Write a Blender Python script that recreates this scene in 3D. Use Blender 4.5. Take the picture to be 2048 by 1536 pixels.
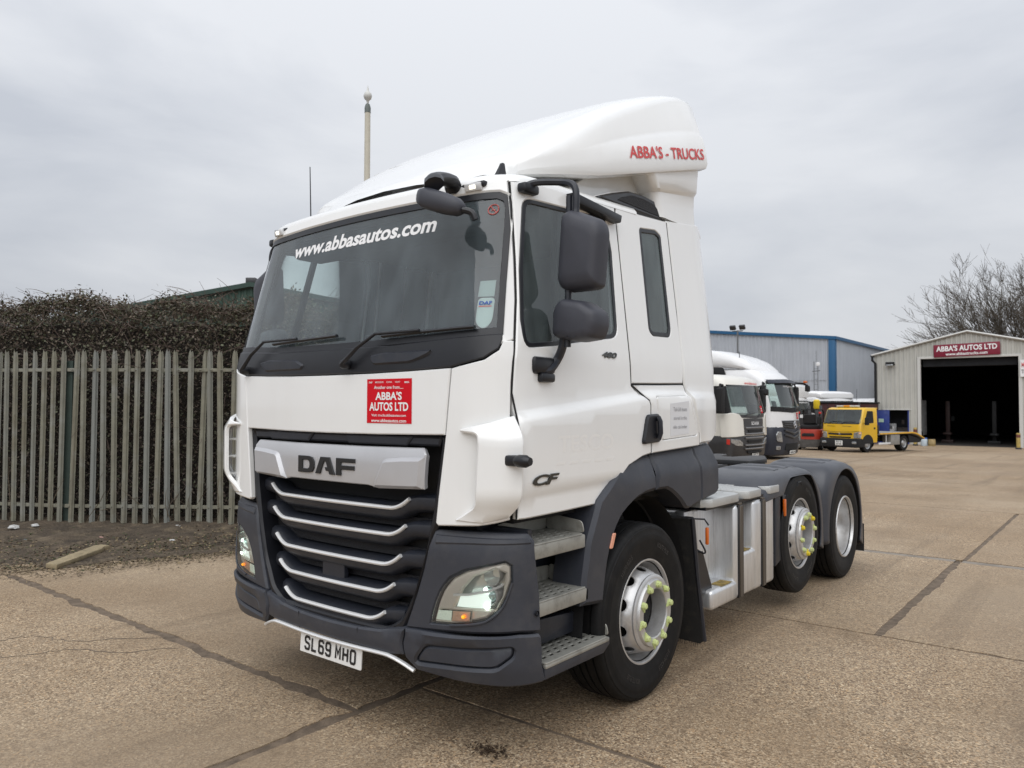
import bpy, bmesh, math, random
from mathutils import Vector, Matrix
from mathutils.geometry import delaunay_2d_cdt
random.seed(7)
for o in list(bpy.data.objects): bpy.data.objects.remove(o)
SC = bpy.context.scene
COL = SC.collection
R = math.radians
# ------------------------------------------------------------------ camera
cd = bpy.data.cameras.new('camera'); cam = bpy.data.objects.new('camera', cd); COL.objects.link(cam)
YAW, PITCH, ROLL = R(-38.774), R(1.6475), R(0.2185)
_f = Vector((math.sin(YAW)*math.cos(PITCH), math.cos(YAW)*math.cos(PITCH), math.sin(PITCH)))
_r = Vector((math.cos(YAW), -math.sin(YAW), 0)); _u = _r.cross(_f)
_r2 = _r*math.cos(ROLL)+_u*math.sin(ROLL); _u2 = -_r*math.sin(ROLL)+_u*math.cos(ROLL)
m = Matrix((_r2, _u2, -_f)).transposed().to_4x4(); m.translation = (3.3737, -2.5682, 1.6888)
cam.matrix_world = m
cd.sensor_width = 36; cd.lens = 36*1521.5/2048; cd.clip_end = 2000; cd.clip_start = .05
cd.dof.use_dof = True; cd.dof.focus_distance = 4.9; cd.dof.aperture_fstop = 5.0
SC.camera = cam
# ------------------------------------------------------------------ sky and sun (overcast)
SUN_DIR = Vector((.30, -.55, .85)).normalized()      # towards the sun
wd = bpy.data.worlds.new('World'); SC.world = wd; wd.use_nodes = True
nt = wd.node_tree; N = nt.nodes; L = nt.links
bg = N['Background']; bg.inputs['Strength'].default_value = .1
sky = N.new('ShaderNodeTexSky'); sky.sky_type = 'NISHITA'; sky.sun_disc = False
sky.sun_elevation = math.asin(SUN_DIR.z); sky.sun_rotation = math.atan2(SUN_DIR.x, SUN_DIR.y)
sky.dust_density = 4; sky.air_density = 1.5
tc = N.new('ShaderNodeTexCoord')
mp = N.new('ShaderNodeMapping'); mp.inputs['Scale'].default_value = (1, 1, 3.0); mp.inputs['Location'].default_value = (3.1, 0.4, .2)
L.new(tc.outputs['Generated'], mp.inputs['Vector'])
n1 = N.new('ShaderNodeTexNoise'); n1.inputs['Scale'].default_value = 2.2; n1.inputs['Detail'].default_value = 7; n1.inputs['Roughness'].default_value = .52
n1.inputs['Distortion'].default_value = .25
L.new(mp.outputs['Vector'], n1.inputs['Vector'])
cr = N.new('ShaderNodeValToRGB'); cr.color_ramp.elements[0].position = .30; cr.color_ramp.elements[1].position = .60
cr.color_ramp.elements[0].color = (.555, .585, .645, 1); cr.color_ramp.elements[1].color = (.75, .77, .81, 1)
L.new(n1.outputs['Fac'], cr.inputs['Fac'])
# an overcast sky grows steadily brighter from the horizon to the zenith
sx = N.new('ShaderNodeSeparateXYZ'); L.new(tc.outputs['Generated'], sx.inputs[0])
gr_ = N.new('ShaderNodeMapRange'); gr_.inputs['From Min'].default_value = 0; gr_.inputs['From Max'].default_value = 1
gr_.inputs['To Min'].default_value = 7.6; gr_.inputs['To Max'].default_value = 12.6; L.new(sx.outputs['Z'], gr_.inputs['Value'])
mul = N.new('ShaderNodeVectorMath'); mul.operation = 'SCALE'
L.new(cr.outputs['Color'], mul.inputs[0]); L.new(gr_.outputs['Result'], mul.inputs['Scale'])
mx = N.new('ShaderNodeMixRGB'); mx.inputs['Fac'].default_value = .94
L.new(sky.outputs['Color'], mx.inputs['Color1']); L.new(mul.outputs['Vector'], mx.inputs['Color2'])
L.new(mx.outputs['Color'], bg.inputs['Color'])
sl = bpy.data.lights.new('sun', 'SUN'); sl.energy = 1.5; sl.angle = R(75); sl.color = (1, .995, .985)
so = bpy.data.objects.new('sun', sl); COL.objects.link(so)
so.rotation_euler = (-SUN_DIR).to_track_quat('-Z', 'Y').to_euler()
SC.view_settings.view_transform = 'Standard'; SC.view_settings.look = 'None'
SC.view_settings.exposure = 0.22; SC.view_settings.gamma = 1
SC.cycles.max_bounces = 8; SC.cycles.transparent_max_bounces = 12
SC.cycles.use_adaptive_sampling = True; SC.cycles.adaptive_threshold = .012
SC.cycles.use_denoising = True
# ------------------------------------------------------------------ materials
MATS = {}
def lin(r, g, b):
    f = lambda c: (c/255/12.92) if c/255 <= .04045 else ((c/255+.055)/1.055)**2.4
    return (f(r), f(g), f(b))
def M(name, col=(.5, .5, .5), rough=.5, metal=0., coat=0., var=None, bump=None, emit=None, spec=.5, streak=None, grime=None):
    """principled material; var=(scale, amount, detail) mottles the colour, bump=(scale, strength, dist), streak=(scale, amount) vertical streaks"""
    if name in MATS: return MATS[name]
    mt = bpy.data.materials.new(name); mt.use_nodes = True; t = mt.node_tree; n = t.nodes; l = t.links
    p = n['Principled BSDF']; p.inputs['Base Color'].default_value = (*col, 1); p.inputs['Roughness'].default_value = rough
    p.inputs['Metallic'].default_value = metal; p.inputs['Coat Weight'].default_value = coat; p.inputs['Coat Roughness'].default_value = .06
    p.inputs['Specular IOR Level'].default_value = spec
    if emit: p.inputs['Emission Color'].default_value = (*emit[0], 1); p.inputs['Emission Strength'].default_value = emit[1]
    geo = n.new('ShaderNodeNewGeometry')
    cur = None
    def mixin(fac_out, c2, prev):
        mm = n.new('ShaderNodeMixRGB'); l.new(fac_out, mm.inputs['Fac'])
        if prev is None: mm.inputs['Color1'].default_value = (*col, 1)
        else: l.new(prev, mm.inputs['Color1'])
        mm.inputs['Color2'].default_value = (*c2, 1); return mm.outputs['Color']
    if var:
        a = n.new('ShaderNodeTexNoise'); a.inputs['Scale'].default_value = var[0]; a.inputs['Detail'].default_value = var[2] if len(var) > 2 else 5
        a.inputs['Roughness'].default_value = .62
        l.new(geo.outputs['Position'], a.inputs['Vector'])
        rr = n.new('ShaderNodeMapRange'); rr.inputs['From Min'].default_value = .35; rr.inputs['From Max'].default_value = .68
        l.new(a.outputs['Fac'], rr.inputs['Value'])
        cur = mixin(rr.outputs['Result'], tuple(c*(1-var[1]) for c in col), cur)
        r2 = n.new('ShaderNodeMapRange'); r2.inputs['To Min'].default_value = max(.02, rough-.07); r2.inputs['To Max'].default_value = min(1, rough+.10)
        l.new(a.outputs['Fac'], r2.inputs['Value']); l.new(r2.outputs['Result'], p.inputs['Roughness'])
    if streak:
        v = n.new('ShaderNodeMapping'); v.inputs['Scale'].default_value = (streak[0], streak[0], streak[0]*.07)
        l.new(geo.outputs['Position'], v.inputs['Vector'])
        a = n.new('ShaderNodeTexNoise'); a.inputs['Scale'].default_value = 1; a.inputs['Detail'].default_value = 6; a.inputs['Roughness'].default_value = .65
        l.new(v.outputs['Vector'], a.inputs['Vector'])
        rr = n.new('ShaderNodeMapRange'); rr.inputs['From Min'].default_value = .46; rr.inputs['From Max'].default_value = .74; rr.inputs['To Max'].default_value = streak[1]
        l.new(a.outputs['Fac'], rr.inputs['Value'])
        cur = mixin(rr.outputs['Result'], streak[2] if len(streak) > 2 else tuple(c*.3 for c in col), cur)
    if grime:   # (colour, amount, scale): clumped road dirt
        a = n.new('ShaderNodeTexNoise'); a.inputs['Scale'].default_value = grime[2]; a.inputs['Detail'].default_value = 9; a.inputs['Roughness'].default_value = .7
        l.new(geo.outputs['Position'], a.inputs['Vector'])
        rr = n.new('ShaderNodeMapRange'); rr.inputs['From Min'].default_value = .5; rr.inputs['From Max'].default_value = .72; rr.inputs['To Max'].default_value = grime[1]
        l.new(a.outputs['Fac'], rr.inputs['Value']); cur = mixin(rr.outputs['Result'], grime[0], cur)
    if cur is not None: l.new(cur, p.inputs['Base Color'])
    if bump:
        a = n.new('ShaderNodeTexNoise'); a.inputs['Scale'].default_value = bump[0]; a.inputs['Detail'].default_value = 4
        l.new(geo.outputs['Position'], a.inputs['Vector'])
        b = n.new('ShaderNodeBump'); b.inputs['Strength'].default_value = bump[1]; b.inputs['Distance'].default_value = bump[2] if len(bump) > 2 else .004
        l.new(a.outputs['Fac'], b.inputs['Height']); l.new(b.outputs['Normal'], p.inputs['Normal'])
    MATS[name] = mt; return mt
def glass(name, tint, dust_haze=.06, refl=.9, dust_haze_col=(.5, .54, .56)):
    mt = bpy.data.materials.new(name); mt.use_nodes = True; t = mt.node_tree; n = t.nodes; l = t.links
    for x in list(n): n.remove(x)
    out = n.new('ShaderNodeOutputMaterial'); tr = n.new('ShaderNodeBsdfTransparent'); tr.inputs['Color'].default_value = (*tint, 1)
    gl = n.new('ShaderNodeBsdfGlossy'); gl.inputs['Roughness'].default_value = .015; gl.inputs['Color'].default_value = (refl, refl, refl, 1)
    df = n.new('ShaderNodeBsdfDiffuse'); df.inputs['Color'].default_value = (*dust_haze_col, 1)  # pale diffuse veil: light dust plus reflected-sky haze painted into the glass
    geo = n.new('ShaderNodeNewGeometry')
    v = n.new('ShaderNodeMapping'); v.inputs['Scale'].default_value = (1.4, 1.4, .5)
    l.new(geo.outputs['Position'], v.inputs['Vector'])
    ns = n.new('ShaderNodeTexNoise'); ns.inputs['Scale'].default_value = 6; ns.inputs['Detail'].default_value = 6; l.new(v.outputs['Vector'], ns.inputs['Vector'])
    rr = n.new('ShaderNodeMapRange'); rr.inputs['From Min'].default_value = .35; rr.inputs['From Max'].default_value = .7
    rr.inputs['To Min'].default_value = dust_haze*.75; rr.inputs['To Max'].default_value = dust_haze*1.35; l.new(ns.outputs['Fac'], rr.inputs['Value'])
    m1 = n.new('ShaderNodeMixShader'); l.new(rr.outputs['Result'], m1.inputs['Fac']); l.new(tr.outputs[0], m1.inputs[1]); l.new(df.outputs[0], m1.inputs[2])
    fr = n.new('ShaderNodeFresnel'); fr.inputs['IOR'].default_value = 1.62
    m2 = n.new('ShaderNodeMixShader'); l.new(fr.outputs[0], m2.inputs['Fac']); l.new(m1.outputs[0], m2.inputs[1]); l.new(gl.outputs[0], m2.inputs[2])
    l.new(m2.outputs[0], out.inputs['Surface']); MATS[name] = mt; return mt
# ------------------------------------------------------------------ mesh helpers
def make(name, parts, mat, parent=None, smooth=38, loc=None):
    """parts: list of (verts, faces) or (verts, faces, material indices) joined into ONE mesh object"""
    V = []; F = []; MI = []
    if parts and not isinstance(parts, list): parts = [parts]
    for p in parts:
        k = len(V); V += [tuple(v) for v in p[0]]; F += [[i+k for i in f] for f in p[1]]
        MI += list(p[2]) if len(p) > 2 else [0]*len(p[1])
    me = bpy.data.meshes.new(name); me.from_pydata(V, [], F)
    for mm in (mat if isinstance(mat, (list, tuple)) else [mat]): me.materials.append(mm)
    me.polygons.foreach_set('material_index', MI)
    if smooth:
        me.polygons.foreach_set('use_smooth', [True]*len(F)); me.set_sharp_from_angle(angle=R(smooth))
    me.validate(); me.update()
    o = bpy.data.objects.new(name, me); COL.objects.link(o)
    if parent: o.parent = parent
    if loc: o.location = loc
    return o
def thing(name, label, cat, loc=(0, 0, 0), rz=0, group=None):
    o = bpy.data.objects.new(name, None); COL.objects.link(o); o.location = loc; o.rotation_euler = (0, 0, rz)
    o.empty_display_size = .2
    return tag(o, label, cat, group)
def tag(o, label=None, cat=None, group=None, kind=None):
    if label: o['label'] = label
    if cat: o['category'] = cat
    if group: o['group'] = group
    if kind: o['kind'] = kind
    return o
def copy_tree(o, parent=None):
    c = o.copy(); COL.objects.link(c)
    if parent: c.parent = parent
    for ch in list(o.children): copy_tree(ch, c)
    return c
def mirror_tree(o, parent):
    """mirror image (x -> -x) of a part and its sub-parts, for the other side of a vehicle"""
    c = o.copy(); COL.objects.link(c); c.parent = parent
    if o.type == 'MESH':
        me = o.data.copy(); lx = o.location.x
        me.transform(Matrix.Diagonal((-1, 1, 1, 1))); me.flip_normals(); c.data = me
    c.location.x = -o.location.x
    c.rotation_euler = (o.rotation_euler.x, -o.rotation_euler.y, -o.rotation_euler.z)
    for ch in list(o.children): mirror_tree(ch, c)
    return c
def bm_out(bm):
    bm.verts.ensure_lookup_table(); bm.normal_update()
    V = [v.co.copy() for v in bm.verts]; ix = {v: i for i, v in enumerate(bm.verts)}
    F = [[ix[v] for v in f.verts] for f in bm.faces]; bm.free(); return V, F
def box(x0, x1, y0, y1, z0, z1, b=0, seg=2):
    bm = bmesh.new(); bmesh.ops.create_cube(bm, size=1)
    for v in bm.verts:
        v.co = Vector(((x0+x1)/2+v.co.x*(x1-x0), (y0+y1)/2+v.co.y*(y1-y0), (z0+z1)/2+v.co.z*(z1-z0)))
    if b: bmesh.ops.bevel(bm, geom=bm.edges[:], offset=b, segments=seg, profile=.5, affect='EDGES', clamp_overlap=True)
    return bm_out(bm)
def prism(poly, axis, a0, a1, b=0, seg=2):
    """polygon in the plane normal to axis ('x': (y,z), 'y': (x,z), 'z': (x,y)) extruded a0..a1"""
    bm = bmesh.new()
    def P(p, a): return {'x': (a, p[0], p[1]), 'y': (p[0], a, p[1]), 'z': (p[0], p[1], a)}[axis]
    A = [bm.verts.new(P(p, a0)) for p in poly]; B = [bm.verts.new(P(p, a1)) for p in poly]
    fa = bm.faces.new(A); fb = bm.faces.new(B[::-1]); n = len(poly)
    for i in range(n): bm.faces.new((A[i], B[i], B[(i+1) % n], A[(i+1) % n]))
    bmesh.ops.recalc_face_normals(bm, faces=bm.faces[:])
    if b:
        es = [e for e in bm.edges if (e.verts[0] in A) == (e.verts[1] in A)]
        bmesh.ops.bevel(bm, geom=es, offset=b, segments=seg, profile=.5, affect='EDGES', clamp_overlap=True)
    return bm_out(bm)
def loft(loops, closed=True, cap=True):
    V = [p for lp in loops for p in lp]; n = len(loops[0]); F = []
    for k in range(len(loops)-1):
        for i in range(n if closed else n-1):
            j = (i+1) % n; F.append([k*n+i, k*n+j, (k+1)*n+j, (k+1)*n+i])
    if cap and closed:
        F.append(list(range(n))[::-1]); F.append([(len(loops)-1)*n+i for i in range(n)])
    return V, F
def fix(part):
    bm = bmesh.new(); vs = [bm.verts.new(v) for v in part[0]]
    for f in part[1]:
        try: bm.faces.new([vs[i] for i in f])
        except ValueError: pass
    bmesh.ops.remove_doubles(bm, verts=bm.verts[:], dist=1e-5); bmesh.ops.recalc_face_normals(bm, faces=bm.faces[:]); return bm_out(bm)
def smoothpath(pts, k=6):
    P = [Vector(p) for p in pts]; out = []
    for i in range(len(P)-1):
        a = P[max(i-1, 0)]; b = P[i]; c = P[i+1]; d = P[min(i+2, len(P)-1)]
        for j in range(k):
            t = j/k
            out.append(.5*((2*b)+(c-a)*t+(2*a-5*b+4*c-d)*t*t+(3*b-a-3*c+d)*t**3))
    out.append(P[-1]); return out
def tube(pts, r, n=8, sy=1.0, cap=True, up=None):
    """tube of radius r (number or list) along pts; sy squashes the section along the frame's second axis"""
    P = [Vector(p) for p in pts]; rs = r if isinstance(r, (list, tuple)) else [r]*len(P); loops = []
    t0 = (P[1]-P[0]).normalized(); ref = Vector(up) if up else (Vector((0, 0, 1)) if abs(t0.z) < .9 else Vector((1, 0, 0)))
    a = t0.cross(ref).normalized()
    for i, p in enumerate(P):
        t = (P[min(i+1, len(P)-1)]-P[max(i-1, 0)])
        t = t.normalized() if t.length > 1e-9 else t0
        if up: a = t.cross(ref).normalized()
        else: a = (a-t*a.dot(t)).normalized()
        b = a.cross(t)
        loops.append([p+rs[i]*(math.cos(2*math.pi*k/n)*a+sy*math.sin(2*math.pi*k/n)*b) for k in range(n)])
    return loft(loops, True, cap)
def lathe(prof, n=48, axis='x', c=(0, 0, 0), cap=False):
    """prof: (radius, position along axis)"""
    c = Vector(c); loops = []
    for r, h in prof:
        lp = []
        for k in range(n):
            a = 2*math.pi*k/n; u, v = r*math.cos(a), r*math.sin(a)
            lp.append(c+Vector({'x': (h, u, v), 'y': (u, h, v), 'z': (u, v, h)}[axis]))
        loops.append(lp)
    V, F = loft(loops, True, cap)
    if axis == 'y': F = [f[::-1] for f in F]
    return V, F
def area2(p): return sum(p[i][0]*p[(i+1) % len(p)][1]-p[(i+1) % len(p)][0]*p[i][1] for i in range(len(p)))/2
def densify(poly, res):
    out = []
    for i, a in enumerate(poly):
        b = poly[(i+1) % len(poly)]; k = max(1, math.ceil(math.dist(a, b)/res))
        out += [(a[0]+(b[0]-a[0])*j/k, a[1]+(b[1]-a[1])*j/k) for j in range(k)]
    return out
def rounded(poly, r, k=4):
    """polygon with its corners rounded by radius r (number or one per corner)"""
    out = []; n = len(poly)
    for i in range(n):
        p = Vector(poly[i]); a = Vector(poly[i-1]); b = Vector(poly[(i+1) % n]); rr = r[i] if isinstance(r, (list, tuple)) else r
        if rr <= 0: out.append(tuple(p)); continue
        da = (a-p); db = (b-p); rr = min(rr, da.length*.48, db.length*.48); A = p+da.normalized()*rr; B = p+db.normalized()*rr
        for j in range(k+1):
            t = j/k; out.append(tuple(A*(1-t)**2+2*p*t*(1-t)+B*t*t))
    return out
def inset(poly, e):
    n = len(poly); s = 1 if area2(poly) > 0 else -1; out = []
    for i in range(n):
        a = Vector(poly[i-1]); p = Vector(poly[i]); b = Vector(poly[(i+1) % n])
        d1 = (p-a); d2 = (b-p)
        if d1.length < 1e-9 or d2.length < 1e-9: out.append(tuple(p)); continue
        d1.normalize(); d2.normalize(); n1 = Vector((-d1.y, d1.x))*s; n2 = Vector((-d2.y, d2.x))*s
        mm = (n1+n2); k = mm.length
        mm = n1 if k < .3 else mm/k*min(1/(max(.35, (k/2))), 2)
        out.append(tuple(p+mm*e))
    return out
def inside(p, poly):
    x, y = p; c = False; n = len(poly)
    for i in range(n):
        x1, y1 = poly[i]; x2, y2 = poly[i-1]
        if (y1 > y) != (y2 > y) and x < (x2-x1)*(y-y1)/(y2-y1)+x1: c = not c
    return c
def seg_d(p, poly):
    best = 9; P = Vector(p)
    for i in range(len(poly)):
        a = Vector(poly[i-1]); b = Vector(poly[i]); d = b-a; l2 = d.length_squared
        t = 0 if l2 == 0 else max(0, min(1, (P-a).dot(d)/l2)); best = min(best, (a+d*t-P).length)
    return best
def lift(f):
    """surface f(a,b) -> f(a,b,d): the point moved out by d along the normal"""
    def g(a, b, d=0):
        e = 1e-3; p = f(a, b)
        if d == 0: return p
        n = (f(a+e, b)-f(a-e, b)).cross(f(a, b+e)-f(a, b-e)); n.normalize(); return p+n*d
    return g
def patch(outline, surf, holes=(), res=.07, off=0., th=.03, edge=.006, back=True, creases=()):
    """a sheet of thickness th with rounded rim, laid on a surface; outline and holes are polygons in the surface's own coordinates"""
    if area2(outline) < 0: outline = outline[::-1]
    loops = [densify(outline, res)]+[densify(h if area2(h) > 0 else h[::-1], res) for h in holes]
    ins = [inset(loops[0], edge)]+[inset(h, -edge) for h in loops[1:]]
    pts = [p for lp in ins for p in lp]; edges = []; k = 0
    for lp in ins:
        n = len(lp); edges += [(k+i, k+(i+1) % n) for i in range(n)]; k += n
    lines = []
    for ln in creases:                                # pressed lines: mesh edges run along them
        run = []
        for i in range(len(ln)-1):
            k_ = max(1, math.ceil(math.dist(ln[i], ln[i+1])/(res*.8)))
            run += [(ln[i][0]+(ln[i+1][0]-ln[i][0])*j/k_, ln[i][1]+(ln[i+1][1]-ln[i][1])*j/k_) for j in range(k_)]
        run.append(ln[-1]); prev = None
        for p in run:
            ok = inside(p, ins[0]) and seg_d(p, ins[0]) > .004 and not any(inside(p, h) or seg_d(p, h) < .004 for h in ins[1:])
            if ok:
                pts.append(p); lines.append(p)
                if prev is not None: edges.append((prev, len(pts)-1))
                prev = len(pts)-1
            else: prev = None
    xs = [p[0] for p in ins[0]]; ys = [p[1] for p in ins[0]]
    a = min(xs)+res*.5
    while a < max(xs):
        b = min(ys)+res*.5
        while b < max(ys):
            if inside((a, b), ins[0]) and not any(inside((a, b), h) for h in ins[1:]) and all(seg_d((a, b), h) > res*.4 for h in ins) and not any(abs(q_[1]-b) < res*.45 and abs(q_[0]-a) < res*.45 for q_ in lines): pts.append((a, b))
            b += res
        a += res
    vv, ee, ff, ov, oe, of = delaunay_2d_cdt([Vector(p) for p in pts], edges, [], 0, 1e-6)
    tri = []
    for f in ff:
        c = (sum(vv[i][0] for i in f)/3, sum(vv[i][1] for i in f)/3)
        if inside(c, ins[0]) and not any(inside(c, h) for h in ins[1:]):
            s = area2([tuple(vv[i]) for i in f]); 
            if abs(s) > 1e-9: tri.append(list(f) if s > 0 else list(f)[::-1])
    V = [surf(v[0], v[1], off) for v in vv]; F = [t[:] for t in tri]; MI = [0]*len(F)
    # map original boundary index -> output vertex
    idx = {}
    for o_i, src in enumerate(ov):
        for s in src: idx[s] = o_i
    k = 0; rims = []
    for q, lp in enumerate(loops):
        n = len(lp); r1 = len(V); V += [surf(p[0], p[1], off-edge) for p in lp]; r2 = len(V); V += [surf(p[0], p[1], off-th) for p in lp]
        for i in range(n):
            j = (i+1) % n; A, B = idx.get(k+i, 0), idx.get(k+j, 0)
            f1 = [A, r1+i, r1+j, B]; f2 = [r1+i, r2+i, r2+j, r1+j]
            if q: f1 = f1[::-1]; f2 = f2[::-1]
            F += [f1, f2]; MI += [0, 0]
        k += n; rims.append((r2, n))
    if back:
        # back sheet uses its own copies so that it can carry another material
        k0 = len(V); V += [surf(v[0], v[1], off-th) for v in vv]
        F += [[k0+i for i in t[::-1]] for t in tri]; MI += [1]*len(tri)
    return V, F, MI
def text_part(s, w, h, fn, bold=0., shear=0., depth=0., space=1.0):
    """lettering fitted into a w x h box centred on 0, laid on surface fn(a, b, d)"""
    cu = bpy.data.curves.new('lettering', 'FONT'); cu.body = s; cu.offset = bold; cu.shear = shear; cu.space_character = space
    cu.extrude = .05 if depth else 0; cu.resolution_u = 3; cu.align_x = 'LEFT'
    ob = bpy.data.objects.new('lettering', cu); COL.objects.link(ob)
    bpy.context.view_layer.update(); dg = bpy.context.evaluated_depsgraph_get()
    me = bpy.data.meshes.new_from_object(ob.evaluated_get(dg))
    vs = [v.co.copy() for v in me.vertices]; F = [list(p.vertices) for p in me.polygons]
    bpy.data.objects.remove(ob); bpy.data.meshes.remove(me)
    x0 = min(v.x for v in vs); x1 = max(v.x for v in vs); y0 = min(v.y for v in vs); y1 = max(v.y for v in vs)
    V = [fn(((v.x-x0)/(x1-x0)-.5)*w, ((v.y-y0)/(y1-y0)-.5)*h, depth if v.z > 0 else 0) for v in vs]
    return V, F
def flat(o, ax, ay, push=.0):
    """plane surface through o with axes ax, ay"""
    o = Vector(o); ax = Vector(ax).normalized(); ay = Vector(ay).normalized(); n = ax.cross(ay)
    return lambda a, b, d=0: o+ax*a+ay*b+n*(d+push)
def sstep(t): t = max(0, min(1, t)); return t*t*(3-2*t)
def interp(t, xs):
    for (a, b), (c, d) in zip(xs, xs[1:]):
        if t <= c: return b+(d-b)*max(0, (t-a))/(c-a)
    return xs[-1][1]
def move(part, M4): return ([M4 @ Vector(v) for v in part[0]],)+tuple(part[1:])
# ------------------------------------------------------------------ palette
white = M('white_paint', (.855, .86, .85), .20, coat=.8, var=(1.3, .03, 3), streak=(7, .05, (.58, .53, .45)))
whiteside = white
grey = M('grey_plastic', (.037, .041, .053), .46, var=(4, .18), grime=((.095, .092, .09), .3, 7), bump=(900, .12, .0006))
dgrey = M('dark_plastic', (.019, .022, .031), .42, var=(5, .2), grime=((.08, .075, .07), .22, 9))
black = M('black_trim', (.009, .010, .014), .38, var=(6, .2))
pitch = M('shadow_black', (.008, .008, .009), .8)
inner = M('cab_lining', (.045, .05, .055), .8, var=(3, .2))
silver = M('silver_panel', (.56, .565, .585), .36, metal=.4, coat=.3, var=(3, .08))
chrome = M('bright_trim', (.74, .745, .745), .3, metal=.25)
alu = M('tank_aluminium', (.78, .79, .80), .32, metal=.72, var=(2.5, .06), streak=(42, .45, (.32, .32, .32)), grime=((.30, .27, .23), .12, 4))
tread = M('tread_plate', (.56, .57, .56), .45, metal=.45, var=(4, .15), bump=(120, .5, .003), grime=((.3, .28, .25), .35, 6))
stepm = M('step_metal', (.36, .355, .32), .5, metal=.35, var=(6, .2), grime=((.12, .11, .095), .5, 12))
rubber = M('tyre_rubber', (.0065, .0065, .007), .66, spec=.28, var=(9, .3), grime=((.035, .031, .026), .3, 10), bump=(220, .2, .001))
flapm = M('flap_rubber', (.013, .013, .013), .75, grime=((.06, .05, .04), .6, 14), bump=(160, .5, .004))
rimm = M('wheel_alloy', (.60, .60, .60), .36, metal=.6, var=(7, .12), grime=((.20, .18, .15), .45, 9))
hubm = M('hub_metal', (.42, .425, .43), .42, metal=.6, grime=((.12, .11, .1), .4, 18))
steel = M('chassis_steel', (.03, .03, .032), .6, grime=((.09, .075, .06), .5, 6))
nutm = M('nut_indicator', (.56, .63, .27), .5, var=(20, .15))
nuty = M('nut_indicator_yellow', (.72, .56, .02), .5, var=(20, .15))
orange = M('amber_lens', (.62, .13, .012), .3, coat=.5)
redm = M('red_print', (.60, .004, .014), .5, spec=.2)
redtext = M('red_lettering', (.62, .06, .06), .45)
printw = M('white_print', (.82, .82, .82), .45)
paper = M('paper', (.70, .71, .73), .6)
faint = M('ghost_lettering', (.82, .81, .785), .4)
plate_m = M('number_plate', (.74, .74, .72), .35)
ink = M('ink', (.012, .012, .013), .5)
strapm = M('tank_strap', (.10, .085, .07), .5, metal=.4)
blueprint = M('blue_print', (.02, .08, .36), .4)
ws_glass = glass('windscreen_glass', (.86, .955, .94), .125, dust_haze_col=(.40, .49, .535))
side_glass = glass('side_glass', (.90, .98, .97), .14, dust_haze_col=(.42, .51, .52))
slp_glass = glass('sleeper_glass', (.30, .38, .38), .22, dust_haze_col=(.30, .38, .37))
lens = glass('lamp_lens', (.93, .94, .93), .03)
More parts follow.
